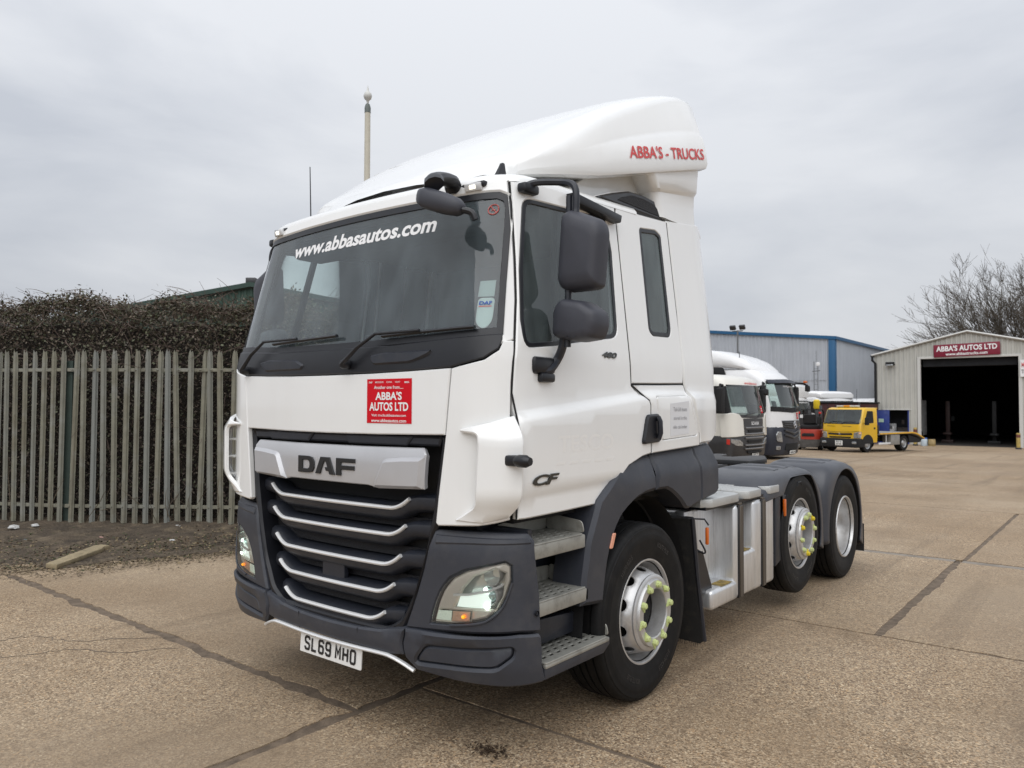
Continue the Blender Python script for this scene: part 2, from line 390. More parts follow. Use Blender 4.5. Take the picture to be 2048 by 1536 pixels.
# ------------------------------------------------------------------ ground
def gz(y): return -.013*max(0., min(y, 70)-7.1)
def concrete():
    mt = bpy.data.materials.new('aggregate_concrete'); mt.use_nodes = True; t = mt.node_tree; n = t.nodes; l = t.links
    p = n['Principled BSDF']; p.inputs['Roughness'].default_value = .82; p.inputs['Specular IOR Level'].default_value = .35
    geo = n.new('ShaderNodeNewGeometry'); pos = geo.outputs['Position']
    def noise(s, d=4, r=.6, vec=None):
        a = n.new('ShaderNodeTexNoise'); a.inputs['Scale'].default_value = s; a.inputs['Detail'].default_value = d; a.inputs['Roughness'].default_value = r
        l.new(vec or pos, a.inputs['Vector']); return a.outputs['Fac']
    def rng(x, a, b, c=0, d=1):
        r = n.new('ShaderNodeMapRange'); r.inputs['From Min'].default_value = a; r.inputs['From Max'].default_value = b
        r.inputs['To Min'].default_value = c; r.inputs['To Max'].default_value = d; l.new(x, r.inputs['Value']); return r.outputs['Result']
    def mix(f, a, b, mode='MIX'):
        mm = n.new('ShaderNodeMixRGB'); mm.blend_type = mode
        for k, x in (('Fac', f), ('Color1', a), ('Color2', b)):
            if isinstance(x, (int, float)): mm.inputs[k].default_value = x
            elif isinstance(x, tuple): mm.inputs[k].default_value = (*x, 1)
            else: l.new(x, mm.inputs[k])
        return mm.outputs['Color']
    vo = n.new('ShaderNodeTexVoronoi'); vo.inputs['Scale'].default_value = 92; vo.inputs['Randomness'].default_value = 1; l.new(pos, vo.inputs['Vector'])
    cr = n.new('ShaderNodeValToRGB'); e = cr.color_ramp.elements
    e[0].position = 0; e[0].color = (.07, .045, .027, 1); e[1].position = 1; e[1].color = (.78, .65, .47, 1)
    for ps, c in ((.2, (.19, .13, .082)), (.55, (.335, .245, .16)), (.82, (.47, .36, .245)), (.93, (.48, .31, .17))):
        x = cr.color_ramp.elements.new(ps); x.color = (*c, 1)
    sep = n.new('ShaderNodeSeparateColor'); l.new(vo.outputs['Color'], sep.inputs[0]); l.new(sep.outputs[0], cr.inputs['Fac'])
    mortar = mix(rng(noise(300, 2), .3, .7), (.285, .208, .138), (.375, .29, .203))
    vd = rng(vo.outputs['Distance'], .003, .0085)
    vo2 = n.new('ShaderNodeTexVoronoi'); vo2.inputs['Scale'].default_value = 150; l.new(pos, vo2.inputs['Vector'])
    s2 = n.new('ShaderNodeSeparateColor'); l.new(vo2.outputs['Color'], s2.inputs[0])
    pits = rng(s2.outputs[1], .86, .90)
    col = mix(rng(noise(22, 4), .47, .72, 0, .75), cr.outputs['Color'], mortar)
    col = mix(mul2(n, l, pits, .75), col, (.075, .052, .036))
    col = mix(mul2(n, l, rng(s2.outputs[2], .90, .93), .6), col, (.66, .56, .42))
    col = mix(mul2(n, l, rng(noise(95, 4, .7), .52, .68), .45), col, (.17, .12, .08))
    vo3 = n.new('ShaderNodeTexVoronoi'); vo3.inputs['Scale'].default_value = 48; l.new(pos, vo3.inputs['Vector'])
    s3 = n.new('ShaderNodeSeparateColor'); l.new(vo3.outputs['Color'], s3.inputs[0]); near = rng(vo3.outputs['Distance'], .30, .38, 1, 0)
    def both2(x, y):
        a = n.new('ShaderNodeMath'); a.operation = 'MULTIPLY'; l.new(x, a.inputs[0]); l.new(y, a.inputs[1]); return a.outputs[0]
    col = mix(mul2(n, l, both2(near, rng(s3.outputs[0], .80, .84)), .8), col, (.60, .48, .33))
    col = mix(mul2(n, l, both2(near, rng(s3.outputs[1], .80, .84)), .8), col, (.105, .072, .047))
    # broad weathering, wheel dirt and damp patches
    col = mix(rng(noise(.55, 6, .6), .40, .64, 0, .55), col, (.225, .16, .10))
    mp_ = n.new('ShaderNodeMapping'); mp_.inputs['Rotation'].default_value = (0, 0, R(24)); mp_.inputs['Scale'].default_value = (.9, .14, 1); l.new(pos, mp_.inputs['Vector'])
    col = mix(rng(noise(1.0, 5, .6, mp_.outputs['Vector']), .52, .74, 0, .5), col, (.165, .125, .092))
    col = mix(rng(noise(3.2, 7, .62), .60, .76, 0, .55), col, (.15, .11, .08))
    col = mix(rng(noise(.20, 4, .55), .44, .62, 0, .30), col, (.46, .385, .295))
    col = mix(rng(noise(.33, 6, .6), .50, .66, 0, .45), col, (.17, .118, .074))
    # every slab was cast and has weathered a little differently; joints collect dirt along their edges
    oi = n.new('ShaderNodeObjectInfo'); col = mix(rng(oi.outputs['Random'], 0, 1, 0, .22), col, (.30, .235, .17))
    mp2 = n.new('ShaderNodeMapping'); mp2.inputs['Rotation'].default_value = (0, 0, R(-17)); mp2.inputs['Scale'].default_value = (2.4, .10, 1); l.new(pos, mp2.inputs['Vector'])
    col = mix(rng(noise(1.0, 4, .55, mp2.outputs['Vector']), .56, .70, 0, .38), col, (.12, .088, .062))
    col = mix(rng(noise(.9, 8, .7), .59, .68, 0, .55), col, (.12, .084, .053))
    col = mix(1.0, col, (1.0, .985, .945), 'MULTIPLY')
    l.new(col, p.inputs['Base Color'])
    b = n.new('ShaderNodeBump'); b.inputs['Strength'].default_value = .55; b.inputs['Distance'].default_value = .004
    hh = mix(.5, vo.outputs['Distance'], noise(180, 3)); l.new(hh, b.inputs['Height']); l.new(b.outputs['Normal'], p.inputs['Normal'])
    l.new(rng(noise(1.3, 5), .3, .7, .72, .9), p.inputs['Roughness'])
    return mt
def mul2(n, l, x, k):
    a = n.new('ShaderNodeMath'); a.operation = 'MULTIPLY'; l.new(x, a.inputs[0]); a.inputs[1].default_value = k; return a.outputs[0]
conc = concrete()
dirt = M('joint_dirt', (.12, .088, .062), .95, var=(14, .45), bump=(60, .8, .006), grime=((.15, .12, .085), .6, 9))
filler = M('joint_filler', (.27, .235, .195), .85, var=(7, .3), grime=((.10, .08, .06), .6, 6), bump=(120, .4, .004))
gv = []; ys = [-400, 7.1, 70, 900]
for y in ys: gv += [(-600, y, gz(y)-.016), (600, y, gz(y)-.016)]
ground = tag(make('ground', (gv, [[2*i, 2*i+1, 2*i+3, 2*i+2] for i in range(3)]), dirt, smooth=0), 'brown dirt and dusty ground under the concrete yard', None, kind='structure')
yard = bpy.data.objects.new('concrete_yard', None); COL.objects.link(yard)
tag(yard, 'tan exposed-aggregate concrete yard laid in big rectangular slabs', None, kind='structure')
rj = random.Random(3)
def slab(x0, x1, y0, y1, gl=.016, gr=.016, gf=.016, gb=.016, rag=.006):
    """one cast slab, edges a little crumbled; gl gr gf gb = half joint widths on its left, right, front and back"""
    a, b, c, d = x0+gl, x1-gr, y0+gf, y1-gb
    step = .07 if c < 12 and -7 < a < 6 else 1.2
    def edge(p, q, nx, ny):
        n_ = max(2, int(math.dist(p, q)/step)); n_ = min(n_, 130); out = []; w = 0
        for i in range(n_):
            t = i/n_; w = .7*w+.3*rj.gauss(0, 1.9); k = rag*(abs(w)+.25*abs(rj.gauss(0, 1))) if i else 0
            out.append((p[0]+(q[0]-p[0])*t+nx*k, p[1]+(q[1]-p[1])*t+ny*k))
        return out
    poly = edge((a, c), (b, c), 0, 1)+edge((b, c), (b, d), -1, 0)+edge((b, d), (a, d), 0, -1)+edge((a, d), (a, c), 1, 0)
    n_ = len(poly); V = [(x, y, gz(y)) for x, y in poly]+[(x, y, gz(y)-.05) for x, y in poly]
    F = [list(range(n_))]+[[i, i+n_, (i+1) % n_+n_, (i+1) % n_] for i in range(n_)]
    make('concrete_slab', (V, F), conc, yard, smooth=0)
J = .024
slab(-5.3, .05, -4.6, .22, gb=.02, gr=.022, rag=.024); slab(.05, 5.4, -4.6, .69, gb=.014, gl=.03, rag=.006)
slab(-5.3, .05, .22, 3.56, gf=.022, gr=.025, rag=.024); slab(.05, 5.4, .69, 3.56, gf=.014, gl=.02, gb=.009, rag=.004)
slab(-4.4, 1.93, 3.56, 7.1, gf=.009, gr=.03, gb=.085, rag=.005); slab(1.93, 8, 3.56, 7.1, gl=.026, gf=.006, gb=.085, rag=.022)
slab(-4.4, 1.98, 7.1, 12.6, gf=.07, gr=.02); slab(1.98, 8, 7.1, 12.6, gf=.07, gl=.022, rag=.007)
slab(-11, -5.3, -4.6, 3.56); slab(5.4, 12, -4.6, 3.56); slab(8, 14, 3.56, 7.1); slab(8, 14, 7.1, 12.6); slab(-9, -4.4, 3.56, 12.6)
slab(-11, 12, -10, -4.6)
for r_, y in enumerate((12.6, 18.6, 24.6, 30.6, 36.6)):
    for x in (-22, -16, -10, -4.2, 2.1, 8.2, 14.4): slab(x, x+(5.8 if x == -10 else 6.3 if x == -4.2 else 6.1 if x == 2.1 else 6.2 if x > 0 else 6), y, y+6, gl=.012, gr=.012, gf=.012, gb=.012)
for x in (-22, -8, 6): slab(x, x+14, 42.6, 60)
make('joint_filler', ([(-4.3, 7.0, -.004), (1.9, 7.01, -.004), (1.9, 7.17, -.005), (-4.3, 7.16, -.005)], [[0, 1, 2, 3]]), filler, yard, smooth=0)
make('joint_filler', ([(1.97, 7.01, -.004), (8, 7.0, -.004), (8, 7.16, -.005), (1.97, 7.165, -.005)], [[0, 1, 2, 3]]), filler, yard, smooth=0)
jf = M('joint_fill_dirt', (.185, .138, .097), .95, var=(11, .5), bump=(50, .8, .006), grime=((.08, .058, .042), .8, 5))
for a_, b_, c_, d_ in ((-5.4, .06, .12, .32), (.04, 5.3, .63, .75), (-.03, .13, -4.5, 3.5), (1.83, 2.03, 3.6, 6.98), (1.88, 2.08, 7.2, 12.5), (-4.3, 5.4, 3.53, 3.59)):
    make('joint_fill', ([(a_, c_, gz(c_)-.0055), (b_, c_, gz(c_)-.0055), (b_, d_, gz(d_)-.006), (a_, d_, gz(d_)-.006)], [[0, 1, 2, 3]]), jf, yard, smooth=0)
# hairline cracks across the slab in front of the fence
crackm = M('crack_dirt', (.21, .16, .115), .95, var=(20, .4))
def crack(pts, w=.012):
    P = smoothpath([(x, y, .002) for x, y in pts], 9); V = []
    for i, p in enumerate(P):
        t = (P[min(i+1, len(P)-1)]-P[max(i-1, 0)]).normalized(); s = Vector((-t.y, t.x, 0)); k = w*rj.uniform(.25, 1)*min(1, i/4, (len(P)-1-i)/4)+.001
        j = Vector((rj.gauss(0, .014), rj.gauss(0, .014), 0)); V += [p+j+s*k, p+j-s*k]
    make('crack', (V, [[2*i, 2*i+1, 2*i+3, 2*i+2] for i in range(len(P)-1)]), crackm, yard, smooth=0)
crack([(-2.05, .19), (-2.3, -.02), (-2.5, -.28), (-2.82, -.36), (-2.9, -.62), (-2.85, -.95)], .008); crack([(-1.75, .18), (-1.98, -.16), (-2.3, -.34), (-2.42, -.62), (-2.62, -.95), (-2.5, -1.2)], .007)
# ------------------------------------------------------------------ verge, litter, fence, hedge
FA = Vector((-8.872, 1.28, 0)); FD = Vector((.8051, .5932, 0)); FN = Vector((-.5932, .8051, 0))
def fp(s, t, z=0): return FA+FD*s+FN*t+Vector((0, 0, z))
soil = M('verge_soil', (.095, .070, .046), .95, var=(2.6, .6, 8), bump=(26, 1, .03), grime=((.20, .155, .10), .8, 4.5))
edge_t = [(-6, -4.6), (-2, -3.6), (2, -2.72), (2.48, -2.62), (3, -2.42), (3.4, -2.12), (4.07, -1.68), (6, -1.2), (9.5, -.7)]
V = []; F = []; ns, nt_ = 130, 40; rv = random.Random(11)
from mathutils import noise as mnoise
for i in range(ns+1):
    s = -6+15.5*i/ns; te = interp(s, edge_t)+.30*mnoise.noise(Vector((s*2.1, 0, 5)))+.14*mnoise.noise(Vector((s*7, 0, 5)))
    for j in range(nt_+1):
        k = j/nt_; t = te+(4-te)*k**1.25; q = fp(s, t)
        h = .012+.075*sstep((t-te)/1.6)*(.6+.9*mnoise.noise(Vector((s*1.3, t*1.3, 2)))+.5*mnoise.noise(Vector((s*5, t*5, 8))))
        if j == 0: h = -.012
        V.append((q.x, q.y, max(-.012, h)))
for i in range(ns):
    for j in range(nt_): a = i*(nt_+1)+j; F.append([a, a+nt_+1, a+nt_+2, a+1])
tag(make('verge', (V, F), soil), 'strip of bare brown soil along the foot of the steel fence', None, kind='structure')
# dead leaves and crumbs on the verge
leafm = M('dead_leaf', (.12, .08, .045), .9, var=(30, .5))
def scatter(name, n, size, fn, mats, flat_=.25, rnd=random.Random(5)):
    V = []; F = []; MI = []
    for _ in range(n):
        p = fn(rnd); u = Vector((rnd.gauss(0, 1), rnd.gauss(0, 1), rnd.gauss(0, flat_))).normalized(); v = u.cross(Vector((rnd.gauss(0, flat_), rnd.gauss(0, flat_), 1))).normalized()
        a = size*rnd.uniform(.5, 1.4); b = a*rnd.uniform(.4, .8); k = len(V)
        V += [p-u*a, p-v*b, p+u*a, p+v*b]; F.append([k, k+1, k+2, k+3]); MI.append(rnd.randrange(len(mats)))
    return V, F, MI
def vz(s, t): return .035+.03*mnoise.noise(Vector((s*1.3, t*1.3, 2)))
rl = random.Random(21)
leaf2 = M('dead_leaf_pale', (.25, .19, .11), .9, var=(30, .4)); moss = M('verge_moss', (.055, .065, .025), .95, var=(20, .4))
def vp(r):
    s = r.uniform(-1.5, 5.5); te = interp(s, edge_t); t = te+abs(r.gauss(0, .9))-abs(r.gauss(0, .16)); return fp(s, min(t, 1.0), .05*sstep((t-te)/1.2)+.008)
lv = tag(make('leaf_litter', scatter('l', 9000, .017, vp, [0, 1, 2], .3, rl), [leafm, leaf2, moss], smooth=0), 'dead leaves and moss scattered over the soil by the fence', 'leaf litter', kind='stuff')
def crumb(r):
    s = r.uniform(-2.5, 5.5); t = interp(s, edge_t)-abs(r.gauss(0, .30))+.05; return fp(s, t, .0065)
tag(make('loose_soil', scatter('c', 9000, .013, crumb, [0, 1], .12, random.Random(77)), [soil, leaf2], smooth=0), 'loose soil and grit spilling from the verge onto the concrete', 'soil', kind='stuff')
litm = [M('litter_white', (.48, .48, .47), .6, bump=(40, .8, .01)), M('litter_blue', (.25, .42, .50), .6), M('litter_pink', (.5, .30, .26), .6)]
def litter(px, sz, m_, label, seed):
    r = random.Random(seed); bm = bmesh.new(); bmesh.ops.create_icosphere(bm, subdivisions=2, radius=1)
    for v in bm.verts:
        k = 1+.45*mnoise.noise(v.co*1.7+Vector((seed, 0, 0))); v.co = Vector((v.co.x*sz*k*1.1, v.co.y*sz*k*.8, max(-.2, v.co.z)*sz*.45*k))
    o = make('litter_scrap', bm_out(bm), m_, None, 20, loc=Vector(px)+Vector((0, 0, .05))); o.rotation_euler = (0, 0, r.uniform(0, 3)); tag(o, label, 'litter', 'scraps of litter on the verge')
litter(fp(.55, -.5), .075, litm[0], 'larger crumpled white plastic scrap near the fence foot', 1); litter(fp(.72, -.32), .06, litm[0], 'white plastic scrap tucked against the fence pales', 2)
litter(fp(.2, -.9), .06, litm[0], 'flat pale scrap left of the other litter on the verge', 3); litter(fp(2.66, -.3), .05, litm[0], 'small white scrap at the fence foot beside the lorry', 4)
litter(fp(1.35, -1.4), .03, litm[1], 'tiny pale blue scrap on the bare soil', 5); litter(fp(2.15, -1.2), .035, litm[2], 'tiny pinkish scrap on the bare soil', 6)
litter(fp(3.1, -1.3), .03, litm[0], 'tiny cream scrap on the soil nearest the lorry', 7)
plankm = M('weathered_timber', (.34, .275, .17), .85, var=(9, .35), streak=(30, .4), bump=(60, .5, .004))
pk = make('timber_plank', prism([(-.46, -.07), (.30, -.085), (.40, -.05), (.46, -.075), (.47, .03), (.38, .075), (-.44, .06)], 'z', 0, .055, .012), plankm, None, loc=(-5.46, .95, .02))
pk.rotation_euler = (R(4), R(-2), math.atan2(.71, -.51)); tag(pk, 'short weathered timber plank lying where the soil meets the concrete', 'plank')
galv = M('weathered_steel', (.245, .235, .18), .75, metal=.05, var=(5, .3, 7), streak=(16, .8, (.15, .125, .085)), grime=((.31, .325, .325), .55, 2.2))
_n = galv.node_tree.nodes; _l = galv.node_tree.links; _p = _n['Principled BSDF']; _src = _p.inputs['Base Color'].links[0].from_socket     # every pale has weathered its own way
_oi = _n.new('ShaderNodeObjectInfo'); _mr = _n.new('ShaderNodeMapRange'); _mr.inputs['From Min'].default_value = .45; _mr.inputs['To Max'].default_value = .8; _l.new(_oi.outputs['Random'], _mr.inputs['Value'])
_mm = _n.new('ShaderNodeMixRGB'); _l.new(_mr.outputs['Result'], _mm.inputs['Fac']); _l.new(_src, _mm.inputs['Color1']); _mm.inputs['Color2'].default_value = (.215, .225, .215, 1); _l.new(_mm.outputs['Color'], _p.inputs['Base Color'])
postm = M('fence_post_paint', (.035, .055, .045), .7, var=(5, .3))
fence = thing('palisade_fence', 'weathered grey-green steel palisade fence in front of the dark hedge', 'fence')
def pale_mesh(h):
    # W-section pale with a triple-pointed, split top
    w = .040; sec = [(-w, .012), (-w*.72, .012), (-w*.42, -.010), (0, -.016), (w*.42, -.010), (w*.72, .012), (w, .012)]
    tops = [h-.05, h-.012, h-.045, h, h-.045, h-.012, h-.05]; tops[1] = h-.02; tops[5] = h-.02
    lv_ = [0, h*.25, h*.5, h*.75, h-.12]; V = []; nn = len(sec)
    for z in lv_: V += [(x, y, z) for x, y in sec]
    V += [(x*.75, y, z) for (x, y), z in zip(sec, tops)]
    F = [[k*nn+i, k*nn+i+1, (k+1)*nn+i+1, (k+1)*nn+i] for k in range(len(lv_)) for i in range(nn-1)]
    b = len(V); V += [(x, y+.004, z) for x, y, z in V[:b]]
    F2 = [[i+b for i in f[::-1]] for f in F]
    rim = []
    for k in range(len(lv_)):
        for i in (0, nn-1): rim.append([k*nn+i, (k+1)*nn+i, (k+1)*nn+i+b, k*nn+i+b] if i == 0 else [k*nn+i, k*nn+i+b, (k+1)*nn+i+b, (k+1)*nn+i])
    t0 = len(lv_)*nn; top = [[t0+i, t0+i+1, t0+i+1+b, t0+i+b] for i in range(nn-1)]
    return V, F+F2+rim+top
first = make('pale', pale_mesh(2.42), galv, fence)
def put_pale(p, rz, h, k):
    global first
    o = first if k == 0 else first.copy()
    if k: COL.objects.link(o); o.parent = fence
    o.location = p; o.rotation_euler = (R(rf.gauss(0, .6)), R(rf.gauss(0, .45)+(rf.random() < .12)*rf.gauss(0, .55)), rz+R(rf.gauss(0, 2))); o.scale = (1, 1, h)
rf = random.Random(9); ang = math.atan2(FD.y, FD.x); kk = 0
for i in range(35):
    s = 1.0+.1515*i; put_pale(fp(s, 0, .04+rf.gauss(0, .006)), ang, 1, kk); kk += 1
ang2 = ang+R(27); C0 = fp(.86, 0); D2 = Vector((-math.cos(ang2), -math.sin(ang2), 0))
ang2 = ang-R(9); D2 = Vector((-math.cos(ang2), -math.sin(ang2), 0))
for i in range(34): put_pale(C0+D2*(.03+.15*i)+Vector((0, 0, .04)), ang2, 1, kk); kk += 1
def rail(p0, p1, z):
    a = Vector(p0)+Vector((0, 0, z)); b = Vector(p1)+Vector((0, 0, z)); d = (b-a); L_ = d.length
    o = make('rail', box(0, L_, -.022, .022, -.024, .024, .004, 1), galv, fence); o.location = a; o.rotation_euler = (0, 0, math.atan2(d.y, d.x))
for z in (.27, 2.17):
    rail(fp(.9, .045), fp(3.66, .045), z); rail(fp(3.7, .045), fp(6.3, .045), z); rail(C0+FN*.045, C0+D2*5.1+FN*.045, z)
for s in (.90, 3.68, 6.35): make('post', box(-.052, .052, -.05, .05, 0, 2.30, .004, 1), postm, fence).location = fp(s, .115)
for o in fence.children:
    if o.name.startswith('post'): o.rotation_euler = (0, 0, ang)
make('bolt', [lathe([(0, -.03), (.012, -.03), (.012, 0)], 6, 'y', fp(s, .0, z)) for z in (.27, 2.17) for s in [1.0+.1515*i for i in range(35)]], galv, fence)
# hedge: tangled bramble and ivy behind the fence
def leaf_mat(name, stops):
    mt = bpy.data.materials.new(name); mt.use_nodes = True; n = mt.node_tree.nodes; l = mt.node_tree.links; p = n['Principled BSDF']
    g = n.new('ShaderNodeNewGeometry'); cr = n.new('ShaderNodeValToRGB'); cr.color_ramp.interpolation = 'CONSTANT'
    cr.color_ramp.elements.remove(cr.color_ramp.elements[1]); cr.color_ramp.elements[0].position = 0; cr.color_ramp.elements[0].color = (*stops[0][1], 1)
    for ps, c in stops[1:]: cr.color_ramp.elements.new(ps).color = (*c, 1)
    l.new(g.outputs['Random Per Island'], cr.inputs['Fac']); l.new(cr.outputs['Color'], p.inputs['Base Color']); p.inputs['Roughness'].default_value = .65
    return mt
hleaf = leaf_mat('bramble_leaf', [(0, (.078, .064, .048)), (.22, (.115, .092, .068)), (.42, (.082, .086, .05)), (.58, (.14, .106, .082)), (.72, (.11, .115, .066)), (.84, (.19, .155, .115)), (.94, (.175, .185, .115))])
twigm = M('bramble_stem', (.14, .10, .08), .85, var=(20, .4))
hedge = thing('hedge', 'tall dark brown tangled bramble hedge rising behind the steel fence', 'hedge', fp(2, 1.2))
rh = random.Random(31); HO = hedge.location
def htop(s): return 3.02+.24*mnoise.noise(Vector((s*.9, 3, 0)))+.20*mnoise.noise(Vector((s*2.6, 9, 0)))+.07*math.sin(s*.7+1)
def hp(r):
    s = r.uniform(-3.2, 7.5) if r.random() < .9 else r.uniform(-7.8, -3.2); z = htop(s)*(1-r.random()**1.7*.98) if r.random() < .75 else htop(s)+abs(r.gauss(0, .085))-.02
    t = .26+1.3*r.random()**2.4+.18*mnoise.noise(Vector((s*2, z*2, 4)))
    if s < .86: t += (.86-s)*.16
    return fp(s, t, max(.02, z))-HO
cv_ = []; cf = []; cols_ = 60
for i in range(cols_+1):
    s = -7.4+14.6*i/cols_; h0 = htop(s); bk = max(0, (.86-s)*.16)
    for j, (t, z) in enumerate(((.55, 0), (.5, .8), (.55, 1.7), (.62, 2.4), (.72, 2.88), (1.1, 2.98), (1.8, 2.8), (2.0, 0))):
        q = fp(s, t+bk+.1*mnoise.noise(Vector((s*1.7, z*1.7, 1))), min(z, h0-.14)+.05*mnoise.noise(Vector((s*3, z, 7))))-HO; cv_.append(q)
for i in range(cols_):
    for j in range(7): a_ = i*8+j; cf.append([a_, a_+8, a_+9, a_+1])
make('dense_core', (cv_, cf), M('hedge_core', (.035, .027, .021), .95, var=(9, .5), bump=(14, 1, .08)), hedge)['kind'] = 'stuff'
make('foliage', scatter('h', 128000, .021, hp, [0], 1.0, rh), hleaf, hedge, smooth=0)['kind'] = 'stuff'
tw = []
for _ in range(2600):
    p = hp(rh); s_ = rh.uniform(.25, .8); pts = [p]; d = Vector((rh.gauss(0, .5), rh.gauss(0, .5), rh.uniform(-.2, 1.1))).normalized()
    for k in range(4): d = (d+Vector((rh.gauss(0, .3), rh.gauss(0, .3), -.12))).normalized(); pts.append(pts[-1]+d*s_*.25)
    if pts[-1].z+HO.z > htop(2)+.33: continue
    tw.append(tube(pts, [.006, .005, .004, .003, .002], 3, cap=False))
for _ in range(220):                                   # sprays that stick out of the top
    s = rh.uniform(-4, 8); p = fp(s, rh.uniform(.4, 1.4), htop(s)-.1)-HO; d = Vector((rh.gauss(0, .4), rh.gauss(0, .3), 1)).normalized(); pts = [p]
    st_l = rh.uniform(.03, .065)
    for k in range(5): d = (d+Vector((rh.gauss(0, .25), rh.gauss(0, .25), -.1))).normalized(); pts.append(pts[-1]+d*st_l)
    tw.append(tube(pts, [.005, .005, .004, .003, .003, .002], 3, cap=False))
make('stems', tw, twigm, hedge, smooth=0)['kind'] = 'stuff'
wm = M('dry_bramble', (.16, .125, .085), .85)
wv = []
for _ in range(46):                                   # dry stems threading through the pales
    s = rh.uniform(-.8, 4.6); p = fp(s, rh.uniform(-.05, .2), .03)-HO; d = Vector((rh.gauss(0, .5), rh.gauss(0, .3), .8)).normalized(); pts = [p]
    for k in range(6): d = (d+Vector((rh.gauss(0, .25), rh.gauss(0, .12), -.05))).normalized(); pts.append(pts[-1]+d*rh.uniform(.06, .2))
    wv.append(tube(pts, [.005]*5+[.003, .002], 3, cap=False))
make('dry_stems', wv, wm, hedge, smooth=0)['kind'] = 'stuff'
# ================================================================== the white tractor unit
truck = thing('tractor_unit', 'white and grey three-axle tractor unit with roof spoiler, parked nearest', 'lorry')
def part(name, parts, mat, parent=None, smooth=38): return make(name, parts, mat, parent or truck, smooth)
def both(o):                      # the same part on the lorry's other side
    mirror_tree(o, o.parent); return o
def hw(z): return 1.15 if z < 1.95 else 1.15-.1125*(z-1.95)
def yf(z): return .035 if z < 1.93 else .035+(z-1.93)*.2294
def cabxy(u, z):
    s = 1 if u >= 0 else -1; a = abs(u); h = hw(z); xc = h-.25; Y = yf(z)
    if a <= xc: x = a; y = Y+.05*(a/xc)**2
    elif a <= xc+.36: t = (a-xc)/.36; x = xc+.25*(2*t-t*t); y = Y+.05+2*t*(1-t)*.0275+t*t*.22
    else: x = h; y = Y+.27+a-xc-.36
    return Vector((s*x, y, z))
CAB = lift(cabxy)
def zcr(y): return min(1.79, 1.66+.105*(y-.21)/1.07)
def zlo(y): return 1.268+.028*(y-.2)/.9
PRESS = [(-.056, .044), (-.040, .038), (-.024, .022), (-.008, .005), (.006, 0)]         # swage line: drop below the line, how far the skin stands out
def bulge(y, z):
    b = interp(z-zcr(y), PRESS); b -= interp(z-zlo(y), [(-.010, .012), (.006, 0)])*sstep((1.35-y)/.2)
    b -= .026*sstep((y-2.05)/.25)*sstep((1.79-z)/.05)
    return b*sstep((y-.12)/.10)
CRE = [[(.15+.05*k, zcr(.15+.05*k)+d) for k in range(48)] for d, _ in PRESS]+[[(.15+.05*k, zlo(.15+.05*k)+d) for k in range(26)] for d in (-.010, .006)]
def rise(y, z):                                  # rear fairing rounds inwards at its back edge
    return -.05*max(0, (y-2.36)/.2)**2
def sidex(y, z):
    Y = yf(z)+.05; k = (y-Y)
    if k >= .22: return hw(z)
    t = (-.055+math.sqrt(max(0, .055**2+4*.165*max(0, k))))/.33; t = max(0, min(1, t)); return hw(z)-.25+.25*(2*t-t*t)
SIDE = lift(lambda y, z: Vector((sidex(y, z)+bulge(y, z)+rise(y, z), y, z)))
def uat(y, z):                                   # perimeter position where the cab skin reaches depth y
    a, b = .6, 2.2
    for _ in range(40):
        c = (a+b)/2
        if cabxy(c, z).y < y: a = c
        else: b = c
    return a
def bumpxy(u, z):
    s = 1 if u >= 0 else -1; a = abs(u)
    if a <= .83: x = a; y = .03+.06*(a/.83)**2
    elif a <= 1.38:
        t = (a-.83)/.55; x = .83*(1-t)**2+2*t*(1-t)*1.20+t*t*1.235; y = .09*(1-t)**2+2*t*(1-t)*.14+t*t*.36
    else: x = 1.235; y = .36+a-1.38
    k = .02*sstep((z-1.0)/.09)                  # shoulders lean back under the cab
    return Vector((s*x, y+k, z))
BUMP = lift(bumpxy)
sym = lambda pts: [(-x, z) for x, z in pts[::-1]]
# ---- windscreen surround (pillars and header), glass, cowl
ga = [(1.10, 2.03), (1.072, 2.28), (1.045, 2.55), (1.03, 2.68), (1.005, 2.735), (.95, 2.755)]
glass_o = [(-.95, 2.755)]+[(-x, z) for x, z in ga[::-1][1:]]+[(-.95, 2.02), (-.47, 1.995), (0, 1.992), (.33, 1.995), (.71, 2.008), (.95, 2.02)]+ga[:-1]+[(.95, 2.755), (.5, 2.762), (0, 2.764), (-.5, 2.762)]
def dedupe(p):
    out = []
    for q in p:
        if not out or math.dist(q, out[-1]) > .003: out.append(q)
    return out
glass_o = dedupe(glass_o)
SEAM = [(1.15, .215), (1.6, .213), (1.8, .216), (1.9, .224), (2.0, .240), (2.2, .280), (2.4, .308), (2.6, .332), (2.83, .36)]
fr = [(uat(interp(z, SEAM), z), z) for z in (2.0, 2.05, 2.1, 2.15, 2.2, 2.3, 2.4, 2.5, 2.6, 2.65, 2.7, 2.75, 2.81)]
cowl = [(1.105, 2.002), (1.091, 1.957), (1.024, 1.913), (.87, 1.873), (.6, 1.862), (.347, 1.857), (0, 1.855)]
frame_o = dedupe([(fr[0][0], 2.003)]+fr[1:]+[(1.0, 2.822), (.6, 2.826), (0, 2.828)]+[(-x, z) for x, z in [(.6, 2.826), (1.0, 2.822)]+fr[::-1][:-1]]+[(-fr[0][0], 2.003), (-1.107, 2.003)])
